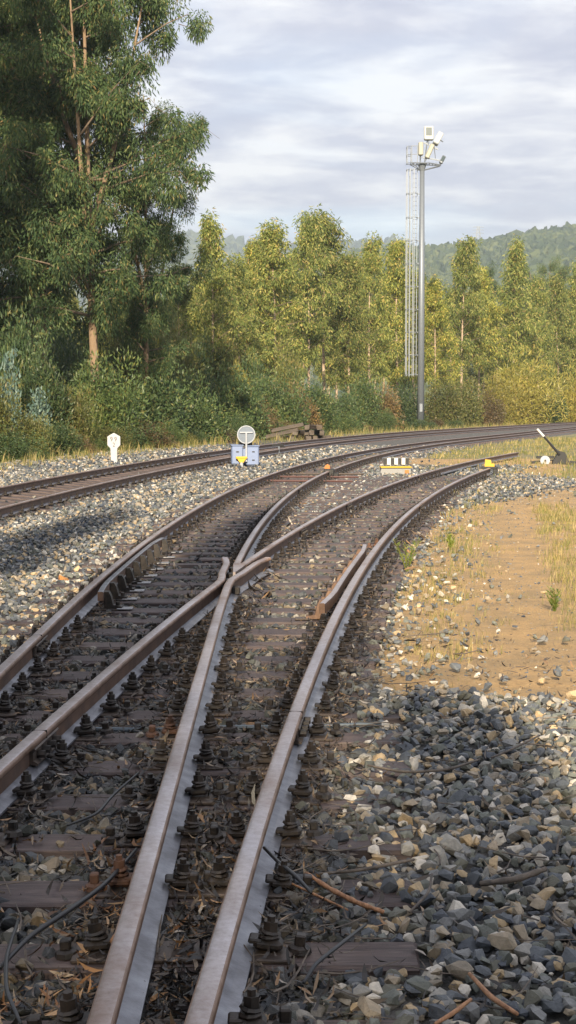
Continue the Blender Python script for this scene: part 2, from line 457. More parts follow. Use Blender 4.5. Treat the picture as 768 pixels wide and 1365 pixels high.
# ------------------------------------------------------------------ the ground
def ground_z(x, y):
    return -0.085
def grid_sheet(name, xs, ys, zf, mat, edge=None):
    X, Y = np.meshgrid(xs, ys)
    Z = zf(X, Y)
    if edge is not None: X, Y = edge(X, Y)
    V = np.stack([X.ravel(), Y.ravel(), Z.ravel()], 1)
    nx, ny = len(xs), len(ys)
    i = np.arange((nx - 1) * (ny - 1)); r = i // (nx - 1); c = i % (nx - 1); a = r * nx + c
    Fq = np.stack([a, a + 1, a + nx + 1, a + nx], 1)
    return link(name, np_mesh(name, V, Fq, [MAT[mat]], smooth=True))
def wav(X, Y, s=1.0):
    return (np.sin(X * 2.1 * s + 1.3) * np.sin(Y * 1.7 * s + .4) + .6 * np.sin(X * 4.7 * s + Y * 3.1 * s) + .4 * np.sin(X * 9.1 * s - Y * 7.3 * s + 2)) / 2
gxs = np.r_[-4000, -1500, -600, -250, -100, np.arange(-60, 61, 4), 100, 250, 600, 1500, 4000]
gys = np.r_[-4000, -1500, -400, -100, -40, np.arange(-20, 201, 5), 260, 400, 700, 1200, 2000, 4000]
ground = grid_sheet('ground', gxs, gys, lambda X, Y: -0.085 + 0 * X, 'ground_soil')
tag(ground, 'flat ground with dry grass and soil', kind='structure')

# ballast bed: follows the tracks, rough surface
def bed_z(x, y):
    return -0.030 + .012 * wav(np.asarray(x), np.asarray(y), 1.0) + .006 * wav(np.asarray(x), np.asarray(y), 3.1)
def right_limit(y):
    d = xa(RD, min(y, 40))
    if y < 6.9: return d + 3.6
    if y < 8.1: return d + .50 + (8.1 - y) * 2.5
    if y < 23: return d + .36
    if y < 31: return d + .36 + (y - 23) * .28
    if y < 36: return d + .36 + 2.24 - (y - 31) * .48
    return min(d, xa(LE, y)) + .75 if y > 40 else d + .4
def left_limit(y):
    return xa(MF, max(y, 8)) - 5.6
bys = np.r_[np.arange(0.5, 14, .12), np.arange(14, 40, .35), np.arange(40, 150, 1.5)]
NB = 90
V = []; 
for y in bys:
    a = left_limit(y); b = right_limit(y) if y < 46 else xa(LE, y) + .9
    b += .10 * math.sin(y * 3.1) + .07 * math.sin(y * 8.3 + 1)
    t = np.linspace(0, 1, NB); x = a + (b - a) * t
    z = bed_z(x, y) - np.clip((x - (b - .20)) / .20, 0, 1) * .07 * (y < 60)
    z[0] = z[-1] = -0.10
    V.append(np.stack([x, np.full(NB, y), z], 1))
V = np.vstack(V)
i = np.arange((NB - 1) * (len(bys) - 1)); r_ = i // (NB - 1); c_ = i % (NB - 1); a_ = r_ * NB + c_
ballast = link('ballast', np_mesh('ballast', V, np.stack([a_, a_ + 1, a_ + NB + 1, a_ + NB], 1), [MAT['ballast_bed']], smooth=True))
tag(ballast, 'grey crushed stone ballast bed under and between the tracks', kind='structure')

# dirt path on the right
pys = np.arange(6.2, 47, .25); NP = 26; V = []
for y in pys:
    a = right_limit(max(y, 8.15)) - .18
    b = (5.2 if y < 30 else 5.2 + (y - 30) * .22) + .12 * math.sin(y * 2.3)
    x = np.linspace(a, max(b, a + .3), NP)
    z = -.052 + .018 * wav(x, np.full(NP, y), .9) + .006 * wav(x, np.full(NP, y), 4.0)
    z[0] = z[-1] = -.095
    if y < 6.5 or y > 46.4: z[:] = -.095
    V.append(np.stack([x, np.full(NP, y), z], 1))
V = np.vstack(V)
i = np.arange((NP - 1) * (len(pys) - 1)); r_ = i // (NP - 1); c_ = i % (NP - 1); a_ = r_ * NP + c_
path = link('dirt_path', np_mesh('dirt_path', V, np.stack([a_, a_ + 1, a_ + NP + 1, a_ + NP], 1), [MAT['path_dirt']], smooth=True))
tag(path, 'tan sandy dirt path beside the right hand rail', kind='structure')

# ------------------------------------------------------------------ sleepers and fastenings of the turnout
turnout = thing('railway_turnout', 'rusty railway turnout with crossing frog, check rails and wooden sleepers in the foreground', 'railway track', (0, 0, 0))
def fastening_mesh(mats=('bolt_black', 'plate_steel')):
    m = MB()   # x grows away from the rail; origin on the sleeper top beside the rail foot
    m.box((.020, 0, .032), (.070, .052, .030), 0, bevel=.010)
    m.box((-.010, 0, .040), (.035, .046, .014), 0, bevel=.004)
    m.ring((.022, 0, .053), .021, .0065, 10, 5, 0, tilt=.003)
    m.ring((.022, 0, .065), .020, .0065, 10, 5, 0, tilt=-.003)
    m.tube([(.022, 0, .068), (.022, 0, .094)], .0185, 6, 0)
    m.tube([(.022, 0, .090), (.022, 0, .108)], .0105, 6, 0)
    m.tube([(.094, .012, .012), (.094, .012, .026), (.094, .012, .032)], [.030, .027, .018], 8, 0)
    m.box((.094, .012, .045), (.026, .026, .032), 0, bevel=.004)
    return m.mesh('fastening', [MAT[x] for x in mats])
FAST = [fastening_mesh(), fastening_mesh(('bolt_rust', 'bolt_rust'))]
pm = MB(); pm.box((0, 0, .007), (.34, .15, .014), 0, bevel=.004)
PLATE = pm.mesh('tie_plate', [MAT['plate_steel']])
SPACING, Y_FIRST = 0.553, 4.10 - 0.553 * 4
ys_sl = [Y_FIRST + SPACING * k for k in range(58)]
rest_v, rest_f = [], []
def fast_arrays(me):
    v = np.array([p.co[:] for p in me.vertices]); 
    me.calc_loop_triangles()
    return v, np.array([t.vertices[:] for t in me.loop_triangles])
FV, FT = fast_arrays(FAST[0])
n_fast = 0
def sleeper_mesh(L, w, h):
    m = MB(); m.box((0, 0, 0), (L, w, h), 0, bevel=.010)
    o = []
    for p in m.v:
        s = math.copysign(1, p[0]); 
        o.append((p[0] + rng.uniform(-.012, .012), p[1] + rng.uniform(-.006, .006), p[2] + rng.uniform(-.003, .003)))
    m.v = o
    return m
SLEEPERS = []
for k, y in enumerate(ys_sl):
    a = xa(LA, y) - .52; b = xa(RD, y) + .52
    if y > 7.9: b = xa(RD, y) + .30
    if y > 30: b = min(b, xa(RD, 30) + .3)
    w = rng.uniform(.21, .25)
    tilt = R(rng.uniform(-.9, .9)) - .5 * float(np.interp(y, LEFT[:, 1], LEFT[:, 2]))
    if a + 2 > b - .02: pass
    s = sleeper_mesh(b - a, w, .15).build('sleeper', MAT['sleeper_wood'], turnout, False, ((a + b) / 2, y, -.075 + rng.uniform(-.002, .002)), tilt)
    SLEEPERS.append((a, b, y, w, tilt))
    for poly, nm in ((LA, 'A'), (LE, 'E'), (RB, 'B'), (RD, 'D')):
        yr = y
        x = xa(poly, yr) 
        x0c = (a + b) / 2
        yy = y + math.tan(tilt) * (x - x0c)
        x = xa(poly, yy)
        heading = math.atan2(xa(poly, yy + .5) - xa(poly, yy - .5), 1.0)
        if nm == 'D' and y > 33: continue
        if abs(y - Y_X) < 1.0 and nm in 'EB': continue
        near_rail = min([abs(x - xa(p2, yy)) for p2 in (LA, LE, RB, RD) if p2 is not poly])
        if y < 17:
            p = link('tie_plate', PLATE, None, (x, yy, .0), -heading)
            # sub-part of its sleeper
            p.parent = s; p.matrix_parent_inverse = Matrix.LocRotScale(s.location, s.rotation_euler, None).inverted()
        for side in (-1, 1):
            xo = x + side * (.062 + .012) * math.cos(heading); yo = yy - side * .074 * math.sin(heading)
            # is there room on this side?
            others = [xa(p2, yy) for p2 in (LA, LE, RB, RD) if p2 is not poly]
            if any(0 < (ox - x) * side < .30 for ox in others): continue
            if (nm == 'A' and side > 0 or nm == 'D' and side < 0) and 10.2 < y < 16.2: continue
            rz = -heading + (0 if side > 0 else math.pi) + R(rng.uniform(-5, 5))
            if y < 19.5 and n_fast < 300:
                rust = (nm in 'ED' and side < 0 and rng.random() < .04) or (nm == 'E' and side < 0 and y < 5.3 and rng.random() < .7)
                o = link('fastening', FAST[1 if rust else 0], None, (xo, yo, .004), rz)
                o.scale = (rng.uniform(1.08, 1.2), rng.uniform(1.2, 1.36), rng.uniform(.95, 1.12)); o.rotation_euler = (R(rng.normal(0, 3)), R(rng.normal(0, 3.5)), rz)
                o.parent = s; o.matrix_parent_inverse = Matrix.LocRotScale(s.location, s.rotation_euler, None).inverted()
                n_fast += 1
            else:
                c, s_ = math.cos(rz), math.sin(rz)
                q = FV @ np.array([[c, s_, 0], [-s_, c, 0], [0, 0, 1]]) + np.array([xo, yo, .004])
                rest_f.append(FT + len(FV) * len(rest_v)); rest_v.append(q)
o = link('fastening_rows', np_mesh('fastening_rows', np.vstack(rest_v), np.vstack(rest_f), [MAT['bolt_black']]), turnout); o['kind'] = 'stuff'

# rails of the turnout
rail_mesh('rail', cut(LA, 1.2, 132), parent=turnout)
rail_mesh('rail', cut(RD, 1.2, 34.3), parent=turnout)
Y_NOSE = Y_X + .12
yw = Y_X - .75
def blend_line(main, target, off, y0, y1, flare):
    pts = list(cut(main, 1.2, y0))
    for t in np.linspace(0.15, 1, 8):
        y = y0 + (y1 - y0) * t
        xt = xa(target, y) + off + (flare * max(0, (t - .72) / .28) ** 1.5)
        xm = xa(main, y)
        w_ = min(1, t / .42)
        w_ = w_ * w_ * (3 - 2 * w_)
        pts.append((xm * (1 - w_) + xt * w_, y))
    return np.array(pts)
rail_mesh('wing_rail', blend_line(RB, LE, -.092, Y_X - .95, Y_X + 1.15, -.045), parent=turnout)
rail_mesh('wing_rail', blend_line(LE, RB, .092, Y_X - .95, Y_X + 1.15, .045), parent=turnout)
rail_mesh('rail', cut(LE, Y_X + .55, 130), parent=turnout)
rail_mesh('rail', cut(RB, Y_X + .55, 46.5), parent=turnout)
# the nose of the frog
nm_ = MB()
pts = [(xa(LE, Y_X + .08) - .006, Y_X + .02), (xa(RB, Y_X + .08) + .006, Y_X + .02), (xa(RB, Y_X + .62) + .030, Y_X + .62), (xa(LE, Y_X + .62) - .030, Y_X + .62)]
vs = [(x, y, z) for z in (RAIL_Z0, RAIL_Z0 + RAIL_H - .001) for x, y in pts]
vs[4] = (*pts[0], RAIL_Z0 + RAIL_H - .014); vs[5] = (*pts[1], RAIL_Z0 + RAIL_H - .014)
nm_.add(vs, [(0, 3, 2, 1), (4, 5, 6, 7), (0, 1, 5, 4), (1, 2, 6, 5), (2, 3, 7, 6), (3, 0, 4, 7)], 0)
nm_.build('frog_nose', [MAT['rail_head_steel']], turnout)
fb = MB(); fb.box((xa(LE, Y_X) + .02, Y_X + .1, .007), (.30, 1.5, .012), 0, bevel=.004); fb.build('frog_plate', MAT['plate_steel'], turnout)
for dy_ in (-.62, -.1, .35, .8):     # filler blocks between wing rails and nose
    b_ = MB(); xc = (xa(LE, Y_X + dy_) + xa(RB, Y_X + dy_)) / 2
    b_.box((xc, Y_X + dy_, .06), (abs(xa(LE, Y_X + dy_) - xa(RB, Y_X + dy_)) + .16, .12, .06), 0, bevel=.006); b_.build('filler_block', MAT['bolt_black'], turnout)

# check rails with brackets
def check_rail(poly, side, ya, yb, lift, kind):
    line = []
    for t in np.linspace(0, 1, 14):
        y = ya + (yb - ya) * t
        fl = .035 * (max(0, (.14 - t) / .14) ** 1.3 + max(0, (t - .86) / .14) ** 1.3)
        line.append((xa(poly, y) + side * (.098 + fl), y))
    line = np.array(line)
    m = MB()
    for i in range(len(line) - 1):
        (x1, y1), (x2, y2) = line[i], line[i + 1]
        wv = .021
        z0, z1 = .035, RAIL_Z0 + RAIL_H + lift
        vs = [(x1 - wv, y1, z0 + .05), (x1 + wv, y1, z0 + .05), (x1 + wv, y1, z1 - .006), (x1 + wv - .006, y1, z1), (x1 - wv + .006, y1, z1), (x1 - wv, y1, z1 - .006),
              (x2 - wv, y2, z0 + .05), (x2 + wv, y2, z0 + .05), (x2 + wv, y2, z1 - .006), (x2 + wv - .006, y2, z1), (x2 - wv + .006, y2, z1), (x2 - wv, y2, z1 - .006)]
        top = 0
        fs = [(0, 1, 7, 6), (1, 2, 8, 7), (2, 3, 9, 8), (3, 4, 10, 9), (4, 5, 11, 10), (5, 0, 6, 11)]
        m.add(vs, [fs[0]], 1); m.add(vs, [fs[1]], 1); m.add(vs, [fs[2]], 0); m.add(vs, [fs[3]], 0); m.add(vs, [fs[4]], 0); m.add(vs, [fs[5]], 1)
        if i == 0: m.add(vs[:6], [(5, 4, 3, 2, 1, 0)], 1)
        if i == len(line) - 2: m.add(vs[6:], [(0, 1, 2, 3, 4, 5)], 1)
    top_m, side_m, br_m = (('rail_foot_steel', 'rail_web_rust', 'bolt_black') if kind == 'dark' else ('rail_head_steel', 'check_rail_rust', 'check_rail_rust'))
    cr = m.build('check_rail', [MAT[top_m], MAT[side_m]], turnout)
    for (a, b, y, w, tl) in SLEEPERS:
        if not (ya + .05 < y < yb - .02): continue
        x = float(np.interp(y, line[:, 1], line[:, 0])) + side * .022
        yy = y + math.tan(tl) * (x - (a + b) / 2)
        k = MB()
        hgt = RAIL_Z0 + RAIL_H + lift - .012
        prof_ = [(0, .012), (side * .135, .012), (side * .135, .030), (side * .070, .042), (side * .052, hgt - .030), (side * .036, hgt), (0, hgt)]
        if side < 0: prof_ = prof_[::-1]
        k.prism(prof_, .085, 0, (x, yy - .042, 0))
        k.build('bracket', MAT[br_m], cr)
        p = MB(); p.box((x + side * .155, yy, .012), (.115, .105, .012), 0, bevel=.003); p.build('bracket_plate', MAT['plate_bright' if kind == 'dark' else 'plate_steel'], cr)
        q = MB(); q.tube([(x + side * .10, yy + .0, .03), (x + side * .10, yy, .062)], .018, 6); q.build('bracket_bolt', MAT['bolt_black'], cr)
check_rail(LA, 1, 11.15, 15.85, .004, 'dark')
check_rail(RD, -1, 10.45, 15.0, .010, 'rust')

# joints: fishplates with bolts, and the dark gap in the head
def joint(poly, y, plates=(1, -1), L=.42):
    h = math.atan2(xa(poly, y + .4) - xa(poly, y - .4), .8)
    M = Matrix.Rotation(-h, 3, 'Z')
    x = xa(poly, y)
    for sd in plates:
        m = MB()
        m.prism([(.009, .036), (.042, .030), (.046, .040), (.026, .050), (.024, .082), (.036, .098), (.030, .104), (.010, .096)], L, 0, front=-L / 2)
        if sd < 0: m.v = [(-p[0], p[1], p[2]) for p in m.v]; m.f = [tuple(reversed(f)) for f in m.f]
        m.v = [tuple(M @ Vector(p) + Vector((x, y, RAIL_Z0))) for p in m.v]
        fp = m.build('fishplate', MAT['plate_steel'], turnout)
        for b in (-.14, -.05, .05, .14):
            q = MB()
            q.tube([M @ Vector((sd * .02, b, .066)) + Vector((x, y, RAIL_Z0)), M @ Vector((sd * .060, b, .066)) + Vector((x, y, RAIL_Z0))], .017, 6)
            q.build('bolt', MAT['bolt_black'], fp)
    g = MB()
    g.box((x, y, RAIL_Z0 + .118), (.0665, .006, .0368), 0, M); g.build('joint_gap', MAT['joint_gap'], turnout)
joint(RB, 6.35); joint(RD, 6.75)
joint(RB, 17.4, (1,)); joint(RB, 21.9, (1,)); joint(RB, 31.0, (1,)); joint(RD, 21.6, (-1, 1)); joint(LA, 9.05, (1,)); joint(LE, 26.0, (1,))

# conduit that crosses under the rails, and drive rods further on
for (p0, p1, rr, mt, nme) in (((-1.25, 7.0), (.45, 7.13), .011, 'conduit_blue', 'conduit'),):
    m = MB(); m.tube([(p0[0] + (p1[0] - p0[0]) * t, p0[1] + (p1[1] - p0[1]) * t + .01 * math.sin(t * 9), .004 + .004 * math.sin(t * 14)) for t in np.linspace(0, 1, 14)], rr, 7)
    m.build(nme, MAT[mt], turnout)
for yy, mt in ((30.2, 'red_paint'), (32.0, 'red_paint'), (33.4, 'plate_steel')):
    m = MB(); m.tube([(xa(LA, yy) + .05, yy + .15, .05), (xa(LE, yy) + .7, yy - .12, .05)], .022, 6); m.build('stretcher_rod', MAT[mt], turnout)

# ------------------------------------------------------------------ continuing siding sleepers and the main line
def long_track(root, al, ya, yb, spacing, n_single, cant=0.0, bolts_to=44):
    s_len = np.r_[0, np.cumsum(np.hypot(np.diff(al[:, 0]), np.diff(al[:, 1])))]
    s0 = float(np.interp(ya, al[:, 1], s_len)); s1 = float(np.interp(yb, al[:, 1], s_len))
    rv, rf, bv, bf = [], [], [], []
    box = MB(); box.box((0, 0, 0), (2.0, .23, .14), 0, bevel=.008)
    bme = box.mesh('sleeper', [MAT['sleeper_wood']])
    bva = np.array(box.v); bme.calc_loop_triangles(); bta = np.array([t.vertices[:] for t in bme.loop_triangles])
    for k, s in enumerate(np.arange(s0, s1, spacing)):
        x = float(np.interp(s, s_len, al[:, 0])); y = float(np.interp(s, s_len, al[:, 1])); th = float(np.interp(s, s_len, al[:, 2]))
        rz = -th + R(rng.uniform(-1, 1))
        rot = Matrix.Rotation(rz, 3, 'Z') @ Matrix.Rotation(math.atan(cant / 1.065), 3, 'Y')
        z = -.07 + cant / 2
        if k < n_single:
            o = link('sleeper', bme, root, (x, y, z)); o.rotation_euler = rot.to_euler()
        else:
            rf.append(bta + len(bva) * len(rv)); rv.append(bva @ np.array(rot).T + np.array([x, y, z]))
        if y < bolts_to:
            for o_ in (-HALF, HALF):
                for sd in (-1, 1):
                    c = np.array(rot) @ np.array([o_ + sd * .074, 0, .074]) + np.array([x, y, z])
                    r2 = np.array(rot) @ np.diag([sd, sd, 1.0])
                    bf.append(FT + len(FV) * len(bv)); bv.append(FV @ r2.T + c)
    if rv:
        o = link('sleeper_rows', np_mesh('sleeper_rows', np.vstack(rv), np.vstack(rf), [MAT['sleeper_wood']]), root); o['kind'] = 'stuff'
    if bv:
        o = link('fastening_rows', np_mesh('fastening_rows', np.vstack(bv), np.vstack(bf), [MAT['bolt_black']]), root); o['kind'] = 'stuff'
main_line = thing('railway_track', 'plain curving railway track passing in front of the white kilometre post and bushes', 'railway track', (0, 0, 0))
CANT = .075
long_track(main_line, MAIN, 9, 150, .60, 90, CANT)
rail_mesh('rail', cut(MF, 9, 158)[::2], parent=main_line, lift=CANT)
rail_mesh('rail', cut(MN, 9, 158)[::2], parent=main_line)
siding = turnout
long_track(siding, LEFT, ys_sl[-1] + .6, 128, .62, 25, 0.0)

# ------------------------------------------------------------------ ballast stones
def hull_stone(seed, npts, flat):
    r = np.random.default_rng(seed)
    p = r.normal(size=(npts, 3)); p /= np.linalg.norm(p, axis=1)[:, None]
    p *= np.array([1.0, r.uniform(.62, .95), flat * r.uniform(.8, 1.15)]) * r.uniform(.78, 1.0, (npts, 1)) * .54
    bm = bmesh.new()
    for q in p: bm.verts.new(q)
    res = bmesh.ops.convex_hull(bm, input=bm.verts[:])
    bmesh.ops.delete(bm, geom=[v for v in bm.verts if not v.link_faces], context='VERTS')
    bmesh.ops.triangulate(bm, faces=bm.faces[:])
    bm.verts.index_update()
    v = np.array([x.co[:] for x in bm.verts]); f = np.array([[q.index for q in x.verts] for x in bm.faces])
    bm.free()
    return v, f
HI = [hull_stone(100 + k, 15, .60) for k in range(16)]
LO = [hull_stone(300 + k, 9, .62) for k in range(10)]
def rand_rot(n, tilt):
    a = rng.uniform(0, 2 * np.pi, n); bx = rng.normal(0, tilt, n); by = rng.normal(0, tilt, n)
    ca, sa = np.cos(a), np.sin(a); cb, sb = np.cos(bx), np.sin(bx); cc, sc = np.cos(by), np.sin(by)
    Z = np.zeros((n, 3, 3)); Z[:, 0, 0] = ca; Z[:, 0, 1] = -sa; Z[:, 1, 0] = sa; Z[:, 1, 1] = ca; Z[:, 2, 2] = 1
    X = np.zeros((n, 3, 3)); X[:, 0, 0] = 1; X[:, 1, 1] = cb; X[:, 1, 2] = -sb; X[:, 2, 1] = sb; X[:, 2, 2] = cb
    Y = np.zeros((n, 3, 3)); Y[:, 1, 1] = 1; Y[:, 0, 0] = cc; Y[:, 0, 2] = sc; Y[:, 2, 0] = -sc; Y[:, 2, 2] = cc
    return Z @ X @ Y
def scatter_mesh(pos, size, shapes, tilt=.5):
    n = len(pos); M = rand_rot(n, tilt) * size[:, None, None]
    which = rng.integers(0, len(shapes), n)
    VV, FF, o = [], [], 0
    for k, (v, f) in enumerate(shapes):
        m = which == k
        if not m.any(): continue
        q = np.einsum('nij,vj->nvi', M[m], v) + pos[m][:, None, :]
        VV.append(q.reshape(-1, 3)); nn = m.sum()
        FF.append((f[None] + (np.arange(nn) * len(v))[:, None, None] + o).reshape(-1, 3)); o += nn * len(v)
    return np.vstack(VV), np.vstack(FF)
A_X = lambda Y: np.interp(Y, LA[:, 1], LA[:, 0]); E_X = lambda Y: np.interp(Y, LE[:, 1], LE[:, 0])
B_X = lambda Y: np.interp(Y, RB[:, 1], RB[:, 0]); D_X = lambda Y: np.interp(Y, RD[:, 1], RD[:, 0])
MF_X = lambda Y: np.interp(Y, MF[:, 1], MF[:, 0]); MN_X = lambda Y: np.interp(Y, MN[:, 1], MN[:, 0])
SL = np.array(SLEEPERS)
def sleeper_hit(X, Y):
    k = np.clip(np.round((Y - Y_FIRST) / SPACING).astype(int), 0, len(SL) - 1)
    yc = SL[k, 2] + np.tan(SL[k, 4]) * (X - (SL[k, 0] + SL[k, 1]) / 2)
    return (np.abs(Y - yc) < SL[k, 3] / 2 + .012) & (X > SL[k, 0] - .02) & (X < SL[k, 1] + .02)
def stone_field(ya, yb, per_m2, size, sd, margin=.7, layers=1):
    w = .192 * yb + margin
    n = int(per_m2 * (yb - ya) * 2 * w)
    X = rng.uniform(-w, w, n); Y = rng.uniform(ya, yb, n)
    keep = np.abs(X) < .192 * Y + margin
    rl = np.array([right_limit(y) for y in Y]) + np.where(rng.random(n) < .16, np.abs(rng.normal(0, .55, n)), rng.normal(0, .08, n)) + .22 * np.sin(Y * 7.0 + X * 3.0) * (Y < 8.6)
    keep &= (X < rl) & (X > MF_X(np.maximum(Y, 8)) - 5.2)
    S = np.clip(rng.normal(size, sd, n), size * .4, size * 2.1)
    on = sleeper_hit(X, Y) & (Y < 33)
    inside = (X > A_X(Y)) & (X < D_X(Y))
    keep &= ~(on & (rng.random(n) > np.where(inside, .03, np.where(np.abs(Y - 4.1) < .2, .03, .55))))
    for f in (A_X, E_X, B_X, D_X):
        lim = .066 + S * .45
        m = (np.abs(X - f(Y)) < lim)
        if f is D_X: m &= Y < 34.5
        keep &= ~m
    for f in (MF_X, MN_X): keep &= ~(np.abs(X - f(Y)) < .10)
    mainz = ((X > MF_X(Y) - .4) & (X < MN_X(Y) + .4))
    keep &= ~(mainz & (rng.random(n) > .5))
    keep &= ~(inside & (Y < 10) & (rng.random(n) > .9))
    Z = bed_z(X, Y) - np.clip((X - (rl - .42)) / .42, 0, 1) * .035 * (Y > 8) + S * rng.uniform(.02, .30, n) + np.where(on & ~inside, .025, 0) + np.where(on & inside, .03, 0)
    hx = np.where((X > D_X(Y) + .55) | (X < A_X(Y) - .55), rng.uniform(0, .028, n), 0)
    Z = Z + hx
    k = keep
    return np.stack([X[k], Y[k], Z[k]], 1), S[k]
near = [stone_field(2.4, 6.0, 1000, .051, .021, 1.7), stone_field(6.0, 9.0, 820, .051, .019, 1.7), stone_field(9.0, 14.0, 460, .056, .015, 1.5)]
P = np.vstack([a for a, b in near]); S = np.r_[tuple(b for a, b in near)]
# the 300 that show largest stand as single stones
show = S / P[:, 1] ** 1.3 * (np.abs(P[:, 0]) < .19 * P[:, 1]) * (P[:, 1] > 3.5) * (P[:, 0] > D_X(P[:, 1]) + .32)
order = np.argsort(-show)
single, rest = order[:300], order[300:]
stone_meshes = [np_mesh('stone', v, f, [MAT['single_stone']]) for v, f in HI]
for j in single:
    o = link('stone', stone_meshes[int(rng.integers(0, len(HI)))], ballast, tuple(P[j]))
    o.scale = (S[j],) * 3; o.rotation_euler = (rng.normal(0, .4), rng.normal(0, .4), rng.uniform(0, 6.28))
grimy = (P[rest, 0] > A_X(P[rest, 1]) - .1) & (P[rest, 0] < D_X(P[rest, 1]) + .30 + rng.normal(0, .06, len(rest)))
for nme_, msk, mt_ in (('loose_stones', ~grimy, 'ballast_stone'), ('grimy_stones', grimy, 'grimy_stone')):
    V, Fq = scatter_mesh(P[rest][msk], S[rest][msk], HI)
    o = link(nme_, np_mesh(nme_, V, Fq, [MAT[mt_]]), ballast); o['kind'] = 'stuff'
far = [stone_field(14, 22, 240, .062, .018, 1.0), stone_field(22, 36, 120, .075, .02, 1.0), stone_field(36, 60, 40, .10, .03, 1.0)]
P2 = np.vstack([a for a, b in far]); S2 = np.r_[tuple(b for a, b in far)]
grimy = (P2[:, 0] > A_X(P2[:, 1]) - .1) & (P2[:, 0] < E_X(P2[:, 1]) + .15) | (P2[:, 0] > B_X(P2[:, 1]) - .15) & (P2[:, 0] < D_X(P2[:, 1]) + .2) & (P2[:, 1] < 34) | (P2[:, 0] > MF_X(P2[:, 1]) - .3) & (P2[:, 0] < MN_X(P2[:, 1]) + .3)
for nme_, msk, mt_ in (('distant_stones', ~grimy, 'far_stone'), ('grimy_distant_stones', grimy, 'grimy_stone')):
    V, Fq = scatter_mesh(P2[msk], S2[msk], LO)
    o = link(nme_, np_mesh(nme_, V, Fq, [MAT[mt_]]), ballast); o['kind'] = 'stuff'
# pebbles on the dirt path
n = 7000; Y = rng.uniform(7.4, 30, n); X = np.array([right_limit(max(y, 8.2)) for y in Y]) + np.abs(rng.normal(0, 1.2, n)) - .1
Sz = np.clip(rng.exponential(.010, n) + .007, .006, .05)
V, Fq = scatter_mesh(np.stack([X, Y, -.052 + .018 * wav(X, Y, .9)], 1), Sz, LO)
o = link('pebbles', np_mesh('pebbles', V, Fq, [MAT['far_stone']]), path); o['kind'] = 'stuff'
# one ochre stone standing out on the left
o = tag(link('ochre_stone', np_mesh('ochre_stone', HI[3][0], HI[3][1], [surf('ochre', (.38, .17, .05), .8, bump=.4)]), None, (-2.02, 13.3, .0)), 'ochre orange stone alone on the grey ballast left of the check rail', 'stone'); o.scale = (.13, .11, .12)

# ------------------------------------------------------------------ leaf litter, twigs
def litter(n, ya, yb, size, spread, where):
    Y = ya + (yb - ya) * rng.random(n) ** 1.15
    if where == 'rails':
        ln = rng.integers(0, 4, n)
        base = np.select([ln == 0, ln == 1, ln == 2], [A_X(Y), B_X(Y), E_X(Y)], D_X(Y))
        X = base + rng.choice([-1, 1], n) * (.07 + np.abs(rng.normal(0, spread, n)))
    elif where == 'brown':
        X = np.where(rng.random(n) < .7, E_X(Y), D_X(Y)) - .08 - np.abs(rng.normal(0, .09, n))
    elif where == 'path':
        X = D_X(Y) + .35 + np.abs(rng.normal(0, .8, n))
    else:
        X = rng.uniform(-.192, .192, n) * Y * 1.25
    k = np.ones(n, bool)
    for f in (A_X, B_X, E_X, D_X): k &= np.abs(X - f(Y)) > .064
    X, Y = X[k], Y[k]; n = len(X)
    on = sleeper_hit(X, Y)
    k = ~on | (rng.random(n) < .35); X, Y, on = X[k], Y[k], on[k]; n = len(X)
    Z = np.where(on, .008, np.where((where == 'path') & (Y > 8), -.045 + .018 * wav(X, Y, .9), bed_z(X, Y) + .020)) + rng.uniform(0, .028, n) * (where != 'path')
    L = np.clip(rng.normal(size, size * .4, n), size * .3, size * 2.2); W = L * rng.uniform(.09, .24, n)
    ts = np.array([-.5, -.17, .17, .5]); wd = np.array([.12, .95, .9, .06])
    bend = rng.uniform(-.35, .35, n); curl = rng.uniform(-.3, .6, n)
    loc = np.zeros((n, 8, 3))
    for i in range(4):
        for s in (0, 1):
            loc[:, i * 2 + s, 0] = ts[i] * L
            loc[:, i * 2 + s, 1] = (s - .5) * wd[i] * W + bend * L * (ts[i] ** 2 * 2)
            loc[:, i * 2 + s, 2] = curl * L * (ts[i] ** 2) * 2 + abs(s - .5) * .15 * W
    M = rand_rot(n, .5)
    q = np.einsum('nij,nvj->nvi', M, loc) + np.stack([X, Y, Z], 1)[:, None, :]
    f = np.array([[0, 2, 3, 1], [2, 4, 5, 3], [4, 6, 7, 5]])
    return q.reshape(-1, 3), (f[None] + (np.arange(n) * 8)[:, None, None]).reshape(-1, 4)
parts = [litter(27000, 2.9, 12, .044, .11, 'rails'), litter(2600, 2.9, 10, .050, 0, 'all'), litter(5000, 12, 24, .08, .13, 'rails'), litter(40, 7, 14, .035, 0, 'path')]
VV, FF, o_ = [], [], 0
for v, f in parts:
    VV.append(v); FF.append(f + o_); o_ += len(v)
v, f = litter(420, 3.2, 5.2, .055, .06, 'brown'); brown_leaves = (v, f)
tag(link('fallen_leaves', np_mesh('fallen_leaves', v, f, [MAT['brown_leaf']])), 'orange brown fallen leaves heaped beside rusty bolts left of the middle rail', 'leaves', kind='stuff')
tag(link('leaf_litter', np_mesh('leaf_litter', np.vstack(VV), np.vstack(FF), [MAT['litter_leaf']])), 'dry dark eucalyptus leaves and bark scraps lying between the rails', 'leaves', kind='stuff')
tw = MB()
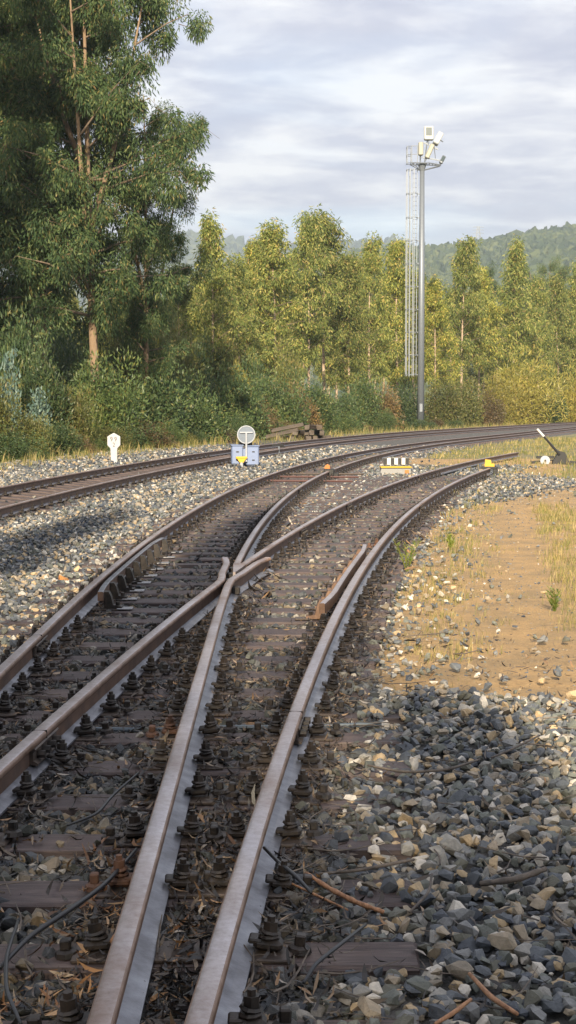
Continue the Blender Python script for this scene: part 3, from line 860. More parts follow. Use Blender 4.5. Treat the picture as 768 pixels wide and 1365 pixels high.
for _ in range(330):
    y = 2.9 + 8 * rng.random() ** 1.4
    x = rng.uniform(-.192, .25) * y * 1.1 if rng.random() < .6 else xa(RD, y) + abs(rng.normal(.25, .3))
    L = rng.uniform(.06, .34); a = rng.uniform(0, math.pi); bnd = rng.uniform(-.25, .25); rr = rng.uniform(.0012, .0035)
    z = .012 if x > xa(LA, y) else .0
    zt = rng.uniform(-.03, .06) * L * 2
    pts = [(x + math.cos(a) * L * t - math.sin(a) * bnd * L * t * t, y + math.sin(a) * L * t + math.cos(a) * bnd * L * t * t, z + rng.uniform(.0, .012) + zt * abs(t)) for t in (-.5, -.2, .1, .5)]
    tw.tube(pts, [rr, rr * 1.1, rr, rr * .5], 4)
tag(tw.build('twig_litter', MAT['dead_twig']), 'thin dry twigs strewn over ballast and sleepers', 'twigs', kind='stuff')
def strand(name, pix, z, rad, mat, label, cat, flat=1.0, wob=.0):
    pts = [at(px, py, z + (dz[0] if dz else 0)) for px, py, *dz in pix]
    # smooth the line
    P_ = np.array([p[:] for p in pts]); t = np.linspace(0, len(P_) - 1, len(P_) * 4)
    Q = np.stack([np.interp(t, np.arange(len(P_)), P_[:, i]) for i in range(3)], 1)
    for _ in range(2): Q[1:-1] = (Q[:-2] + 2 * Q[1:-1] + Q[2:]) / 4
    o0 = Q[0].copy(); Q = Q - o0; m = MB(); n_ = len(Q)
    rads = [rad * (.75 + .25 * math.sin(math.pi * k / (n_ - 1)) + wob * math.sin(k * 2.3)) for k in range(n_)]
    m.tube(Q, rads, 6)
    if flat != 1.0: m.v = [(v[0], v[1], v[2]) for v in m.v]
    return tag(m.build(name, MAT[mat], None, smooth=True, loc=tuple(o0)), label, cat)
strand('bark_strip', [(408, 1164, .02), (440, 1185, .02), (475, 1203, .03), (512, 1216, .01)], .02, .008, 'bark_strip', 'orange brown bark strip lying slantwise right of the nearest rail', 'bark strip', wob=.2)
strand('bark_strip', [(385, 1176, .02), (425, 1195, .015), (464, 1213, .01)], .015, .004, 'bark_strip', 'thin brown bark strip just below the thicker orange one', 'bark strip')
strand('dead_branch', [(425, 1165, .0), (480, 1160, .02), (530, 1150, .02), (552, 1146, .01)], .015, .006, 'dead_twig', 'dead brown branch lying level across stones above the orange bark strip', 'branch')
strand('dead_branch', [(640, 1178, .02), (690, 1172, .03), (728, 1158, .05)], .02, .011, 'dead_twig', 'thick grey branch stub among stones at the right edge', 'branch', wob=.15)
strand('dead_branch', [(546, 1216, .03), (572, 1190, .04), (576, 1165, .05)], .015, .005, 'dead_twig', 'forked dark twig standing up from stones beside the thick branch stub', 'branch')
strand('dead_branch', [(626, 1298, .02), (655, 1330, .03), (690, 1352, .02)], .02, .007, 'bark_strip', 'brown branch pointing to the lower right corner', 'branch')
strand('dead_branch', [(580, 1365, .02), (605, 1350, .02), (628, 1332, .03)], .015, .006, 'bark_strip', 'short red brown stick near the bottom edge among stones', 'branch')
strand('dead_branch', [(490, 1020, .03), (540, 1030, .02), (598, 1026, .02), (640, 1012, .02)], .02, .006, 'dead_twig', 'long thin branch lying on ballast where the dirt path ends', 'branch')
strand('dead_branch', [(655, 1010, .02), (680, 1000, .03), (720, 980, .02)], .02, .005, 'dead_twig', 'thin dark branch on ballast left of the right edge', 'branch')
strand('cable', [(405, 1310, .03), (420, 1285, .05), (455, 1258, .05), (488, 1232, .02)], .03, .006, 'cable_black', 'grey cable end curving over the nearest sleeper on the right', 'cable')
strand('cable', [(0, 1290, .02), (40, 1247, .04), (90, 1215, .05), (140, 1180, .05), (182, 1132, .04)], .03, .008, 'cable_black', 'black cable running slantwise over sleepers in the lower left corner', 'cable')
strand('cable', [(28, 1365, .03), (8, 1320, .05), (8, 1275, .04), (25, 1225, .03)], .03, .006, 'cable_black', 'grey cable hanging down at the left edge of the photo', 'cable')
strand('cable', [(90, 1100, .03), (130, 1085, .03), (150, 1060, .03), (185, 1030, .05)], .02, .006, 'cable_black', 'thin black cable between two sleepers left of the middle rail', 'cable')
strand('cable', [(352, 1130, .05), (372, 1150, .06), (395, 1168, .05), (415, 1190, .03)], .03, .007, 'cable_black', 'black looped cable at the foot of the nearest right rail', 'cable')
strand('bark_strip', [(150, 1255, .02), (170, 1232, .03), (178, 1210, .03)], .03, .012, 'bark_strip', 'curled pale bark scrap beside rusty bolts left of the middle rail', 'bark strip', wob=.2)

# ------------------------------------------------------------------ kilometre post
def text_mesh(txt, size, depth, mat, name):
    cu = bpy.data.curves.new(name, 'FONT'); cu.body = txt; cu.size = size; cu.extrude = depth; cu.align_x = 'CENTER'
    t = bpy.data.objects.new(name + '_source', cu); COL.objects.link(t)
    dg = bpy.context.evaluated_depsgraph_get()
    me = bpy.data.meshes.new_from_object(t.evaluated_get(dg))
    bpy.data.objects.remove(t); bpy.data.curves.remove(cu)
    me.materials.clear(); me.materials.append(mat)
    return me
p = at(152, 618, -.05)
post = thing('kilometre_post', 'white concrete kilometre post with numbers 99 and 2 in front of bushes', 'marker post', (p.x, p.y, -.09), R(4))
m = MB()
m.prism([(-.085, 0), (.085, 0), (.092, .40), (.098, .47), (.182, .555), (.182, .80), (0, .905), (-.182, .80), (-.182, .555), (-.098, .47), (-.092, .40)], .11, 0)
b_ = m.build('slab', MAT['white_concrete'], post)
b_.modifiers.new('edge', 'BEVEL').width = .012
for txt, x, z in (('9', -.065, .665), ('9', .050, .665), ('2', .0, .515)):
    o = link('numeral', text_mesh(txt, .19 if txt == '9' else .17, .004, MAT['number_grey'], 'numeral'), post, (x, -.003, z)); o.rotation_euler = (R(90), 0, 0)
    o.scale = (.85, 1, 1)

# ------------------------------------------------------------------ point machine with disc signal
p = at(326, 621, -.02)
pmx = thing('point_machine', 'blue grey point machine with round disc indicator beside the main track', 'point machine', (p.x, p.y, -.06), R(6))
def simple(root, name, mat, fn, smooth=False):
    m = MB(); fn(m); return m.build(name, MAT[mat], root, smooth)
simple(pmx, 'housing', 'machine_blue', lambda m: (m.box((-.20, 0, .33), (.30, .42, .50), bevel=.03), m.box((.20, .02, .31), (.34, .46, .50), bevel=.03), m.box((0, .02, .30), (.16, .34, .40), bevel=.02)))
simple(pmx, 'lid', 'machine_blue', lambda m: (m.box((-.20, 0, .59), (.33, .45, .03), bevel=.01), m.box((.20, .02, .57), (.37, .49, .03), bevel=.01)))
for bx_ in (-.20, .20):
    simple(pmx, 'foot', 'steel_dark', lambda m: m.box((bx_, 0, .04), (.24, .34, .08), bevel=.01))
simple(pmx, 'junction_box', 'black_paint', lambda m: m.box((.03, .02, .63), (.34, .22, .09), bevel=.015))
simple(pmx, 'mast', 'disc_white', lambda m: m.tube([(.03, -.26, .16), (.03, -.26, .93)], .026, 8))
simple(pmx, 'cross_bar', 'disc_white', lambda m: m.box((.03, -.262, .93), (.34, .03, .035), bevel=.006))
d_ = simple(pmx, 'disc', 'disc_grey', lambda m: m.tube([(.03, -.235, .87), (.03, -.205, .87)], .225, 28))
simple(d_, 'rim', 'disc_white', lambda m: m.ring((.03, -.235, .87), .228, .016, 28, 6, 0, 'Y'))
simple(pmx, 'yellow_bracket', 'yellow_paint', lambda m: (m.box((-.10, -.30, .27), (.30, .10, .06), bevel=.01), m.prism([(-.22, .25), (-.15, .14), (-.05, .14), (.02, .25)], .08, 0, (0, -.34, 0))))
simple(pmx, 'stub', 'disc_white', lambda m: m.tube([(-.10, -.30, .0), (-.10, -.30, .15)], .045, 8))
for bz in (.42, .20):
    simple(pmx, 'latch', 'black_paint', lambda m: m.box((-.20, -.215, bz), (.07, .012, .03)))
    simple(pmx, 'latch', 'black_paint', lambda m: m.box((.22, -.215, bz), (.07, .012, .03)))
p = at(372, 604, .0)
sb = thing('signal_bracket', 'small black rod bracket beside the near rail of the main track', 'bracket', (p.x, p.y - .6, -.06), R(15))
simple(sb, 'stem', 'galvanized', lambda m: m.tube([(0, 0, 0), (0, 0, .32)], .03, 7))
simple(sb, 'arm', 'black_paint', lambda m: (m.box((-.05, 0, .34), (.42, .08, .06), bevel=.01), m.box((.14, 0, .29), (.16, .06, .05), bevel=.01)))

# ------------------------------------------------------------------ chequered switch indicator
p = at(526, 634, -.06)
ck = thing('chequered_indicator', 'low grey box with yellow top and black and white chequered plate between the rails', 'indicator box', (p.x, p.y, -.08), R(3))
simple(ck, 'box', 'grey_box', lambda m: m.prism([(-.36, .0), (.38, .0), (.38, .20), (-.30, .20)], .30))
simple(ck, 'yellow_lid', 'yellow_paint', lambda m: m.box((.035, .14, .216), (.72, .36, .034), bevel=.008))
simple(ck, 'orange_panel', 'orange_paint', lambda m: m.box((.29, -.006, .10), (.10, .012, .10)))
simple(ck, 'plate', 'white_paint', lambda m: m.box((.06, .20, .35), (.60, .02, .155)))
for k in range(7):
    if k % 2 == 0:
        simple(ck, 'black_square', 'black_paint', lambda m: m.box((.06 - .30 + .6 / 7 * (k + .5), .186, .35), (.6 / 7, .008, .15)))
# orange marker on the rail
p = Vector((xa(LE, 32.6), 32.6, RAIL_Z0))
om = thing('rail_marker', 'small orange cap on a black clamp on the rail left of the chequered box', 'rail marker', (p.x + .02, p.y, .02), R(-8))
simple(om, 'clamp', 'black_paint', lambda m: (m.box((.0, 0, .10), (.22, .20, .16), bevel=.015), m.box((.13, .02, .03), (.14, .12, .12), bevel=.01)))
simple(om, 'cap', 'orange_paint', lambda m: m.prism([(-.10, .181), (.02, .181), (.01, .25), (-.04, .28), (-.09, .24)], .13, 0, (0, -.06, 0)))
# yellow block at the end of the rail
p = Vector((xa(RD, 34.2), 34.2, 0))
yb_ = thing('derail_block', 'bright yellow notched derail block on the end of the right rail', 'derail block', (p.x, p.y, .0), R(-10))
simple(yb_, 'base', 'black_paint', lambda m: (m.box((.0, .08, .155), (.36, .22, .05), bevel=.01), m.box((.13, .05, .06), (.10, .16, .14), bevel=.01)))
simple(yb_, 'block', 'yellow_paint', lambda m: m.prism([(-.11, .182), (.11, .182), (.11, .25), (.04, .25), (.03, .33), (-.10, .345)], .14, 0, (0, .0, 0)))

# ------------------------------------------------------------------ hand lever on the right
p = at(742, 619, -.06)
lv = thing('switch_lever', 'black hand switch lever with white tip and round white weight by the right edge', 'switch lever', (p.x, p.y, -.08))
simple(lv, 'base_frame', 'black_paint', lambda m: (m.prism([(-.12, 0), (.62, 0), (.62, .10), (.32, .12), (.22, .36), (.05, .40), (-.04, .22), (-.12, .10)], .16, 0, (0, -.08, 0)), m.box((-.32, 0, .22), (.50, .05, .07), bevel=.01)))
a_ = simple(lv, 'lever_arm', 'black_paint', lambda m: m.tube([(.06, -.1, .30), (-.38, -.1, .80)], [.042, .028], 8))
simple(a_, 'handle_tip', 'white_paint', lambda m: m.tube([(-.383, -.1, .803), (-.57, -.1, 1.01)], [.033, .03], 8))
w_ = simple(lv, 'counterweight', 'disc_white', lambda m: m.tube([(-.34, -.12, .13), (-.34, -.05, .13)], .135, 20))
simple(w_, 'hub', 'black_paint', lambda m: m.tube([(-.34, -.135, .13), (-.34, -.12, .13)], .03, 10))
simple(lv, 'end_block', 'black_paint', lambda m: m.box((-.62, 0, .06), (.18, .14, .10), bevel=.015))
simple(lv, 'link_rod', 'black_paint', lambda m: m.tube([(-.60, .03, .10), (-.10, .03, .14)], .022, 6))

# ------------------------------------------------------------------ pile of old sleepers
pile_c = at(404, 586, .0)
pile = []
rowsz = [(-.95, .13, 0), (-.55, .13, 1), (-.20, .13, 0), (.18, .13, 1), (.50, .13, 0), (.88, .13, 1), (1.22, .13, 0),
         (-.35, .40, 1), (.05, .40, 0), (.40, .41, 1), (.78, .40, 0), (.22, .66, 1), (.62, .67, 0)]
names_ = {}
for k, (dx_, z_, e) in enumerate(rowsz):
    m = MB(); L = rng.uniform(1.5, 2.0)
    m.box((0, 0, 0), (.26 * rng.uniform(.9, 1.1), L, .25 * rng.uniform(.9, 1.05)), 0, bevel=.03)
    m.v = [(a + rng.uniform(-.02, .02), b + rng.uniform(-.03, .03), c + rng.uniform(-.015, .015)) for a, b, c in m.v]
    lay = 'bottom' if z_ < .2 else ('middle' if z_ < .5 else 'top')
    names_[lay] = names_.get(lay, 0) + 1
    ordn = ['first', 'second', 'third', 'fourth', 'fifth', 'sixth', 'seventh'][names_[lay] - 1]
    o = m.build('old_sleeper', MAT['old_wood'], None, loc=(pile_c.x + dx_, pile_c.y + 1.0 + rng.uniform(-.25, .25), z_ - .09), rz=R(rng.uniform(-14, 14)))
    tag(o, f'weathered old sleeper in the pile before the bushes, {ordn} from left in its {lay} layer', 'sleeper', 'pile of old sleepers')
for k, (x0_, x1_, z0_, z1_) in enumerate([(-1.75, -.25, .02, .36), (-1.55, .05, .30, .62)]):
    m = MB(); m.box((0, 0, 0), (1.6, .24, .18), 0, Matrix.Rotation(-math.atan2(z1_ - z0_, x1_ - x0_), 3, 'Y'), bevel=.02)
    o = m.build('old_sleeper', MAT['old_wood'], None, loc=((x0_ + x1_) / 2 + pile_c.x, pile_c.y + (.4 if k == 0 else .9), (z0_ + z1_) / 2 + .10), rz=R(-6 + 9 * k))
    tag(o, ('lower' if k == 0 else 'upper') + ' of two old sleepers leaning on the left side of the pile', 'sleeper', 'pile of old sleepers')

# ------------------------------------------------------------------ lighting mast
MD = 111.0
mx = at_depth(560.5, MD)
mast = thing('lighting_mast', 'tall grey steel lighting mast with caged ladder and floodlights behind the tracks', 'lighting mast', (mx, MD, -.1))
Hm = high(226, MD)
simple(mast, 'pole', 'galvanized', lambda m: m.tube([(0, 0, 0), (0, 0, Hm * .5), (0, 0, Hm)], [.27, .23, .17], 16), True)
simple(mast, 'base_flange', 'galvanized', lambda m: m.box((0, 0, .12), (.8, .8, .08), bevel=.02))
simple(mast, 'door', 'galvanized', lambda m: m.box((0, -.262, 1.6), (.22, .03, .6), bevel=.01))
zl0, zl1 = high(500, MD), high(229, MD)
for sx in (-.36, -.66):
    simple(mast, 'ladder_stringer', 'galvanized', lambda m: m.box((sx, 0, (zl0 + zl1) / 2), (.045, .06, zl1 - zl0)))
nr = int((zl1 - zl0) / .33)
for k in range(nr):
    simple(mast, 'rung', 'galvanized', lambda m: m.tube([(-.66, 0, zl0 + .2 + k * .33), (-.36, 0, zl0 + .2 + k * .33)], .016, 5))
hoop_z = [high(y, MD) for y in (230, 261, 292, 322, 352, 382, 412, 442, 472, 498)]
for z in hoop_z:
    def hoop(m):
        m.tube([(-.34, 0, z), (-.36, -.30, z), (-.60, -.52, z), (-.92, -.52, z), (-1.13, -.30, z), (-1.15, 0, z), (-1.12, .2, z), (-.85, .34, z), (-.66, .05, z)], .026, 5)
    simple(mast, 'hoop', 'galvanized', hoop)
    simple(mast, 'ladder_bracket', 'galvanized', lambda m: m.box((-.25, 0, z), (.32, .06, .06)))
for (bx_, by_) in ((-1.15, 0), (-1.10, -.34), (-.90, -.54), (-.60, -.54), (-.88, .33)):
    simple(mast, 'cage_bar', 'galvanized', lambda m: m.box((bx_, by_, (zl0 + zl1) / 2), (.05, .03, zl1 - zl0)))
# platform
zp = high(222, MD)
def tray(m):
    for yy_ in (-.45, .45):
        m.tube([(-.85, yy_, zp + .02), (.5, yy_, zp), (1.35, yy_ * .3, zp - .10)], .045, 5)
        m.tube([(-.8, yy_, zp), (-.1, yy_ * .2, zp - .45)], .035, 5); m.tube([(.1, yy_ * .2, zp - .45), (1.3, yy_ * .3, zp - .14)], .04, 5)
    for xx_ in np.arange(-.85, 1.0, .23):
        m.box((xx_, 0, zp + .005), (.05, .88 if xx_ < .5 else .6, .035))
    m.tube([(0, 0, zp - .55), (0, 0, zp - .30), (0, 0, zp)], [.17, .24, .34], 10)
simple(mast, 'platform', 'galvanized', tray)
for (x_, y_) in ((-1.12, -.3), (-1.12, .3), (-.80, -.45), (-.80, .45), (-.38, -.45)):
    simple(mast, 'railing_post', 'galvanized', lambda m: m.tube([(x_, y_, zp), (x_, y_, zp + 1.25)], .03, 5))
for z in (zp + .02, zp + .62, zp + 1.22):
    simple(mast, 'railing_bar', 'galvanized', lambda m: m.tube([(-.38, -.45, z + .02), (-.80, -.45, z), (-1.12, -.3, z), (-1.12, .3, z), (-.80, .45, z)], .026, 5))
simple(mast, 'cross_arm', 'galvanized', lambda m: (m.box((.62, -.1, high(199, MD)), (1.15, .10, .10), 0, Matrix.Rotation(R(26), 3, 'Y')), m.box((.75, -.1, high(216, MD)), (1.5, .08, .08), 0, Matrix.Rotation(R(10), 3, 'Y'))))
simple(mast, 'strut', 'galvanized', lambda m: (m.tube([(.15, -.1, zp), (.35, -.1, high(192, MD))], .05, 6), m.tube([(.85, -.1, high(200, MD)), (.95, -.1, high(215, MD))], .03, 5), m.tube([(-.15, 0, zp - .1), (-.15, 0, zp + 1.0)], .05, 6)))
def flood(cx_, cz_, w, h, d, rot, mat, glass_front=True):
    M = rot
    c = Vector((cx_, -.2, cz_))
    m = MB(); m.box(c, (w, d, h), 0, M, bevel=.06)
    f = m.build('floodlight', MAT[mat], mast)
    if glass_front:
        g = MB(); g.box(c + M @ Vector((0, -d / 2 - .008, h * .08)), (w * .66, .02, h * .62), 0, M); g.build('lens', MAT['lamp_glass'], f)
    b = MB(); b.tube([c + M @ Vector((0, .02, -h / 2)), c + M @ Vector((0, .04, -h / 2 - .22))], .045, 6); b.build('bracket', MAT['galvanized'], f)
flood(.44, high(183, MD), .68, 1.0, .40, Matrix.Rotation(R(-8), 3, 'X'), 'lamp_white')
flood(1.12, high(190, MD), .95, .42, .6, Matrix.Rotation(R(-62), 3, 'Y') @ Matrix.Rotation(R(10), 3, 'Z'), 'lamp_white', False)
flood(-.13, high(203, MD), .36, .95, .45, Matrix.Identity(3), 'lamp_cream', False)
flood(.52, high(206, MD), .34, 1.1, .4, Matrix.Rotation(R(24), 3, 'Y'), 'lamp_cream', False)
flood(1.45, high(217, MD), .28, .62, .35, Matrix.Rotation(R(28), 3, 'Y'), 'galvanized', True)

# ------------------------------------------------------------------ trees and bushes
def leaf_quads(centers, dirs, L, W, r):
    """one drooping lance-shaped quad per centre"""
    n = len(centers)
    d = dirs / np.linalg.norm(dirs, axis=1)[:, None]
    a = r.normal(size=(n, 3)); s = np.cross(d, a); s /= np.linalg.norm(s, axis=1)[:, None]
    l = (L * r.uniform(.6, 1.3, n))[:, None]; w = (W * r.uniform(.7, 1.3, n))[:, None]
    p0 = centers; p1 = centers + d * l * .45 + s * w * .5; p2 = centers + d * l; p3 = centers + d * l * .45 - s * w * .5
    V = np.stack([p0, p1, p2, p3], 1).reshape(-1, 3)
    return V, np.arange(n * 4).reshape(n, 4)
def clump_leaves(cl, rad, per, droop, L, W, r, zsq=1.0):
    n = len(cl); idx = np.repeat(np.arange(n), per)
    q = r.normal(size=(len(idx), 3)); q /= np.linalg.norm(q, axis=1)[:, None]
    q *= (r.random(len(idx)) ** .45)[:, None]
    rr = (rad if hasattr(rad, '__len__') else np.full(n, rad))[idx][:, None]
    c = cl[idx] + q * rr * np.array([1, 1, zsq])
    d = q * .8 + r.normal(0, .5, (len(idx), 3)) + np.array([0, 0, -droop])
    return leaf_quads(c, d, L, W, r)
def make_gum(seed, H, crown_from, width, n_br, per, L, W, trunk_r, bark='gum_bark', leaf='young_gum_leaf', big=False):
    r = np.random.default_rng(seed)
    wood = MB()
    lean = r.uniform(-.03, .03, 2)
    def tr(t): return np.array([lean[0] * H * t + .12 * math.sin(t * 5 + seed), lean[1] * H * t + .12 * math.cos(t * 4 + seed), H * t])
    wood.tube([tr(t) for t in np.linspace(0, .97, 10)], [trunk_r * (1 - .9 * t) + .012 for t in np.linspace(0, 1, 10)], 7)
    limbs = MB(); cl = []; rads = []
    leaders = []
    if big:
        for q in range(3):
            t0 = .30 + .10 * q; az0 = 2.1 * q + r.uniform(-.5, .5) + seed
            a0 = tr(t0); sp = r.uniform(.16, .26) * H * .6
            path_ = [a0 + np.array([math.cos(az0) * sp * (w_ ** .8), math.sin(az0) * sp * (w_ ** .8), w_ * H * (.93 - t0) * r.uniform(.8, .97)]) for w_ in (0, .3, .6, 1.0)]
            path_ = [np.array(p_) for p_ in path_]
            for z_ in range(1, 4): path_[z_][2] = a0[2] + (.3, .6, 1.0)[z_ - 1] * H * (.90 - t0)
            wood.tube(path_, [trunk_r * .62, trunk_r * .48, trunk_r * .3, .02], 7)
            leaders.append((t0, path_))
    def lead(t, k):
        if not big or k % 4 == 0 or t < .42: return tr(t)
        t0, pp = leaders[k % 3]
        w_ = max(0, (t - t0) / (.95 - t0)); zz2 = np.array(pp)
        return np.array([np.interp(w_, [0, .3, .6, 1.0], zz2[:, i]) for i in range(3)])
    for k in range(n_br):
        t = crown_from + (0.98 - crown_from) * ((k + r.random()) / n_br)
        u = (t - crown_from) / (1 - crown_from)
        prof = (1 - u) ** 1.1 * (0.65 + 1.0 * min(1, u * 3.2)) if not big else (1 - u) ** .55 * (.75 + .5 * min(1, u * 3))
        ln = width * prof * (r.uniform(.65, 1.2) if not big else r.uniform(.22, 1.25)) + .25
        az = k * 2.399 + r.uniform(-.5, .5)
        el = R(r.uniform(18, 55) if not big else r.uniform(8, 50))
        p0 = lead(t, k)
        d = np.array([math.cos(az) * math.cos(el), math.sin(az) * math.cos(el), math.sin(el)])
        pts = [p0, p0 + d * ln * .5, p0 + d * ln * .85 + np.array([0, 0, -.06 * ln]), p0 + d * ln + np.array([0, 0, -.22 * ln])]
        limbs.tube(pts, [trunk_r * .30 * (1 - .6 * u) + .01, trunk_r * .18 * (1 - .6 * u) + .008, .010, .006], 5, caps=False)
        nc = (3 if not big else 4)
        for q in range(nc):
            s = .35 + .65 * (q + r.random()) / nc
            b = p0 + d * ln * s + np.array([0, 0, -.2 * ln * s * s])
            off = r.normal(0, 1, 3) * np.array([.28, .28, .22]) * (1.0 if not big else 1.2 + .10 * ln)
            if big: limbs.tube([b, b + off * .5, b + off], [.022, .015, .006], 4, caps=False)
            cl.append(b + off); rads.append(r.uniform(.26, .60) if not big else r.uniform(.40, 1.05))
    cl = np.array(cl); rads = np.array(rads)
    V, Fq = clump_leaves(cl, rads, per, 1.0 if not big else 1.15, L, W, r, 1.6 if not big else 1.2)
    wood.add(limbs.v, limbs.f, 1)
    return wood.mesh('trunk', [MAT[bark], MAT['twig_bark']], True), np_mesh('crown', V, Fq, [MAT[leaf]])
YOUNG = [make_gum(10 + k, 17.0, .22 + .05 * (k % 4), (2.3, 3.0, 2.6, 3.3, 2.2, 2.8)[k], (46, 52, 40, 50, 46, 42)[k], 84, .34, .085, .12, bark='young_bark') for k in range(6)]
BIG = [make_gum(50, 26.0, .20, 5.2, 60, 400, .25, .058, .26, leaf='gum_leaf', big=True), make_gum(51, 25.0, .24, 5.1, 58, 400, .25, .058, .24, leaf='gum_leaf', big=True)]
def place_tree(name, meshes, x, y, z, h_scale, w_scale, rz, label, cat, group):
    t = thing(name, label, cat, (x, y, z), rz, group)
    t.scale = (w_scale, w_scale, h_scale)
    a, c = meshes
    link('trunk', a, t)
    link('crown', c, t)
    return t
NTH = 'first second third fourth fifth sixth seventh eighth ninth tenth eleventh twelfth thirteenth fourteenth fifteenth sixteenth seventeenth eighteenth nineteenth twentieth twenty-first twenty-second twenty-third twenty-fourth twenty-fifth twenty-sixth'.split()
ORD = ['first', 'second', 'third', 'fourth', 'fifth', 'sixth', 'seventh', 'eighth', 'ninth', 'tenth', 'eleventh', 'twelfth', 'thirteenth', 'fourteenth', 'fifteenth', 'sixteenth']
# front row of young gums, pixel column, pixel of the tip, distance
front = [(150, 392, 84), (185, 372, 90), (214, 395, 84), (240, 352, 92), (283, 288, 88), (318, 345, 95), (335, 318, 104), (366, 300, 102), (408, 284, 106), (436, 286, 112), (462, 340, 110), (492, 318, 118), (528, 318, 124),
         (578, 372, 126), (612, 318, 132), (640, 356, 136), (682, 322, 138), (716, 372, 142), (744, 366, 148), (775, 352, 150)]
left_of = [f for f in front if f[0] < 556]; right_of = [f for f in front if f[0] > 556]
for k, (px, py, d) in enumerate(front):
    h = high(py, d)
    if px < 556:
        n_ = len(left_of) - left_of.index((px, py, d)); lab = f'young yellow green eucalyptus in front row, {ORD[n_ - 1]} one left of the lighting mast'
    else:
        n_ = right_of.index((px, py, d)) + 1; lab = f'young yellow green eucalyptus in front row, {ORD[n_ - 1]} one right of the lighting mast'
    place_tree('eucalyptus_tree', YOUNG[k % 6], at_depth(px, d), d, -.1, h / 17.0, h / 17.0 * rng.uniform(1.0, 1.25), rng.uniform(0, 6.28), lab, 'tree', 'young eucalyptus trees behind the bushes')
for k in range(84):
    px = rng.uniform(-40, 800); d0 = np.interp(px, [0, 300, 560, 768], [80, 108, 132, 155]); d = d0 + rng.uniform(6, 70)
    py = np.interp(px, [0, 220, 280, 420, 540, 620, 690, 768], [400, 400, 360, 345, 370, 385, 390, 400]) + rng.uniform(-14, 36)
    h = high(py, d)
    place_tree('eucalyptus_tree', YOUNG[k % 6], at_depth(px, d), d, -.1, h / 17.0, h / 17.0 * rng.uniform(.95, 1.25), rng.uniform(0, 6.28), 'slender young eucalyptus deep in the grove behind the front row', 'tree', 'eucalyptus trees deeper in the grove')
# rounder trees beyond the grove on the right
for px, py, d, lab in ((655, 352, 230, 'dark rounded tree rising beyond the grove right of the mast'), (730, 344, 240, 'dark rounded tree beyond the grove near the right edge'), (705, 366, 215, 'lower dark tree between two rounded ones beyond the grove'), (768, 380, 210, 'dark tree beyond the grove cut by the right edge')):
    h = high(py, d)
    place_tree('gum_tree', BIG[0], at_depth(px, d), d, -.1, h / 26, h / 26 * .9, rng.uniform(0, 6), lab, 'tree', 'rounded trees beyond the grove')
# the big gums on the left
for bx_, d, h, w, rz, k, lab in ((42, 66, 27.0, 1.0, .4, 0, 'tallest eucalyptus with pale trunk near the left edge'), (60, 62, 25.0, .98, 2.1, 1, 'big eucalyptus with drooping crown reaching right over the bushes'),
                              (132, 58, 20.5, .80, 4.0, 1, 'dark eucalyptus with orange trunk right of the two big ones'), (196, 61, 14.5, .50, .9, 0, 'slim dark eucalyptus with drooping crown between the orange trunk and the grove'), (-25, 60, 24, 1.0, 1.2, 0, 'large dark eucalyptus cut off by the left edge')):
    place_tree('gum_tree', BIG[k], at_depth(bx_, d), d, -.1, h / (26 if k == 0 else 25), w, rz, lab, 'tree', 'big eucalyptus trees on the left')
# bushes
def make_bush(seed, n, L, W, leaf, kind='dome', asp=1.7):
    r = np.random.default_rng(seed)
    nlob = 16
    lob = r.normal(size=(nlob, 3)); lob /= np.linalg.norm(lob, axis=1)[:, None]; lob[:, 2] = np.abs(lob[:, 2])
    lob *= np.array([.62, .62, .62]) * r.uniform(.5, 1, (nlob, 1)); 
    rad = r.uniform(.28, .46, nlob)
    idx = r.integers(0, nlob, n)
    q = r.normal(size=(n, 3)); q /= np.linalg.norm(q, axis=1)[:, None]
    c = lob[idx] + q * (rad[idx] * r.random(n) ** .35)[:, None]
    c[:, 2] = np.abs(c[:, 2]) + .0
    d = q * .7 + r.normal(0, .6, (n, 3)) + np.array([0, 0, .25 if kind != 'droop' else -.4])
    c[:, 2] *= asp; lob[:, 2] *= asp
    V, Fq = leaf_quads(c, d, L, W, r)
    st = MB()
    for k in range(9):
        e = lob[k] * 1.0
        st.tube([(0, 0, -.05), e * .5 + r.normal(0, .04, 3), e], [.022, .014, .005], 5, caps=False)
    return np_mesh('foliage', V, Fq, [MAT[leaf]]), st.mesh('stem', [MAT['twig_bark']]), asp
BUSH = {'green': [make_bush(70 + k, 12000, .085, .026, 'bush_leaf') for k in range(3)], 'light': [make_bush(80 + k, 11000, .085, .028, 'light_bush_leaf') for k in range(2)],
        'broom': [make_bush(90 + k, 9500, .12, .016, 'broom_leaf') for k in range(2)], 'dry': [make_bush(95 + k, 7000, .10, .022, 'dry_bush_leaf', 'droop') for k in range(2)],
        'blue': [make_bush(99, 2400, .20, .10, 'blue_gum_leaf', 'droop', 3.2)]}
def bush(kind, k, px, d, w, h, lab, group='bushes along the main track'):
    f, s, asp = BUSH[kind][k % len(BUSH[kind])]
    t = thing('bush', lab, 'bush', (at_depth(px, d), d, -.1), rng.uniform(0, 6.28), group)
    t.scale = (w, w, h / asp)
    link('foliage', f, t); link('stem', s, t)
def bd(px): return float(np.interp(px, [-60, 0, 100, 200, 300, 400, 560, 768, 860], [42, 46, 52, 60, 70, 82, 112, 140, 150]))
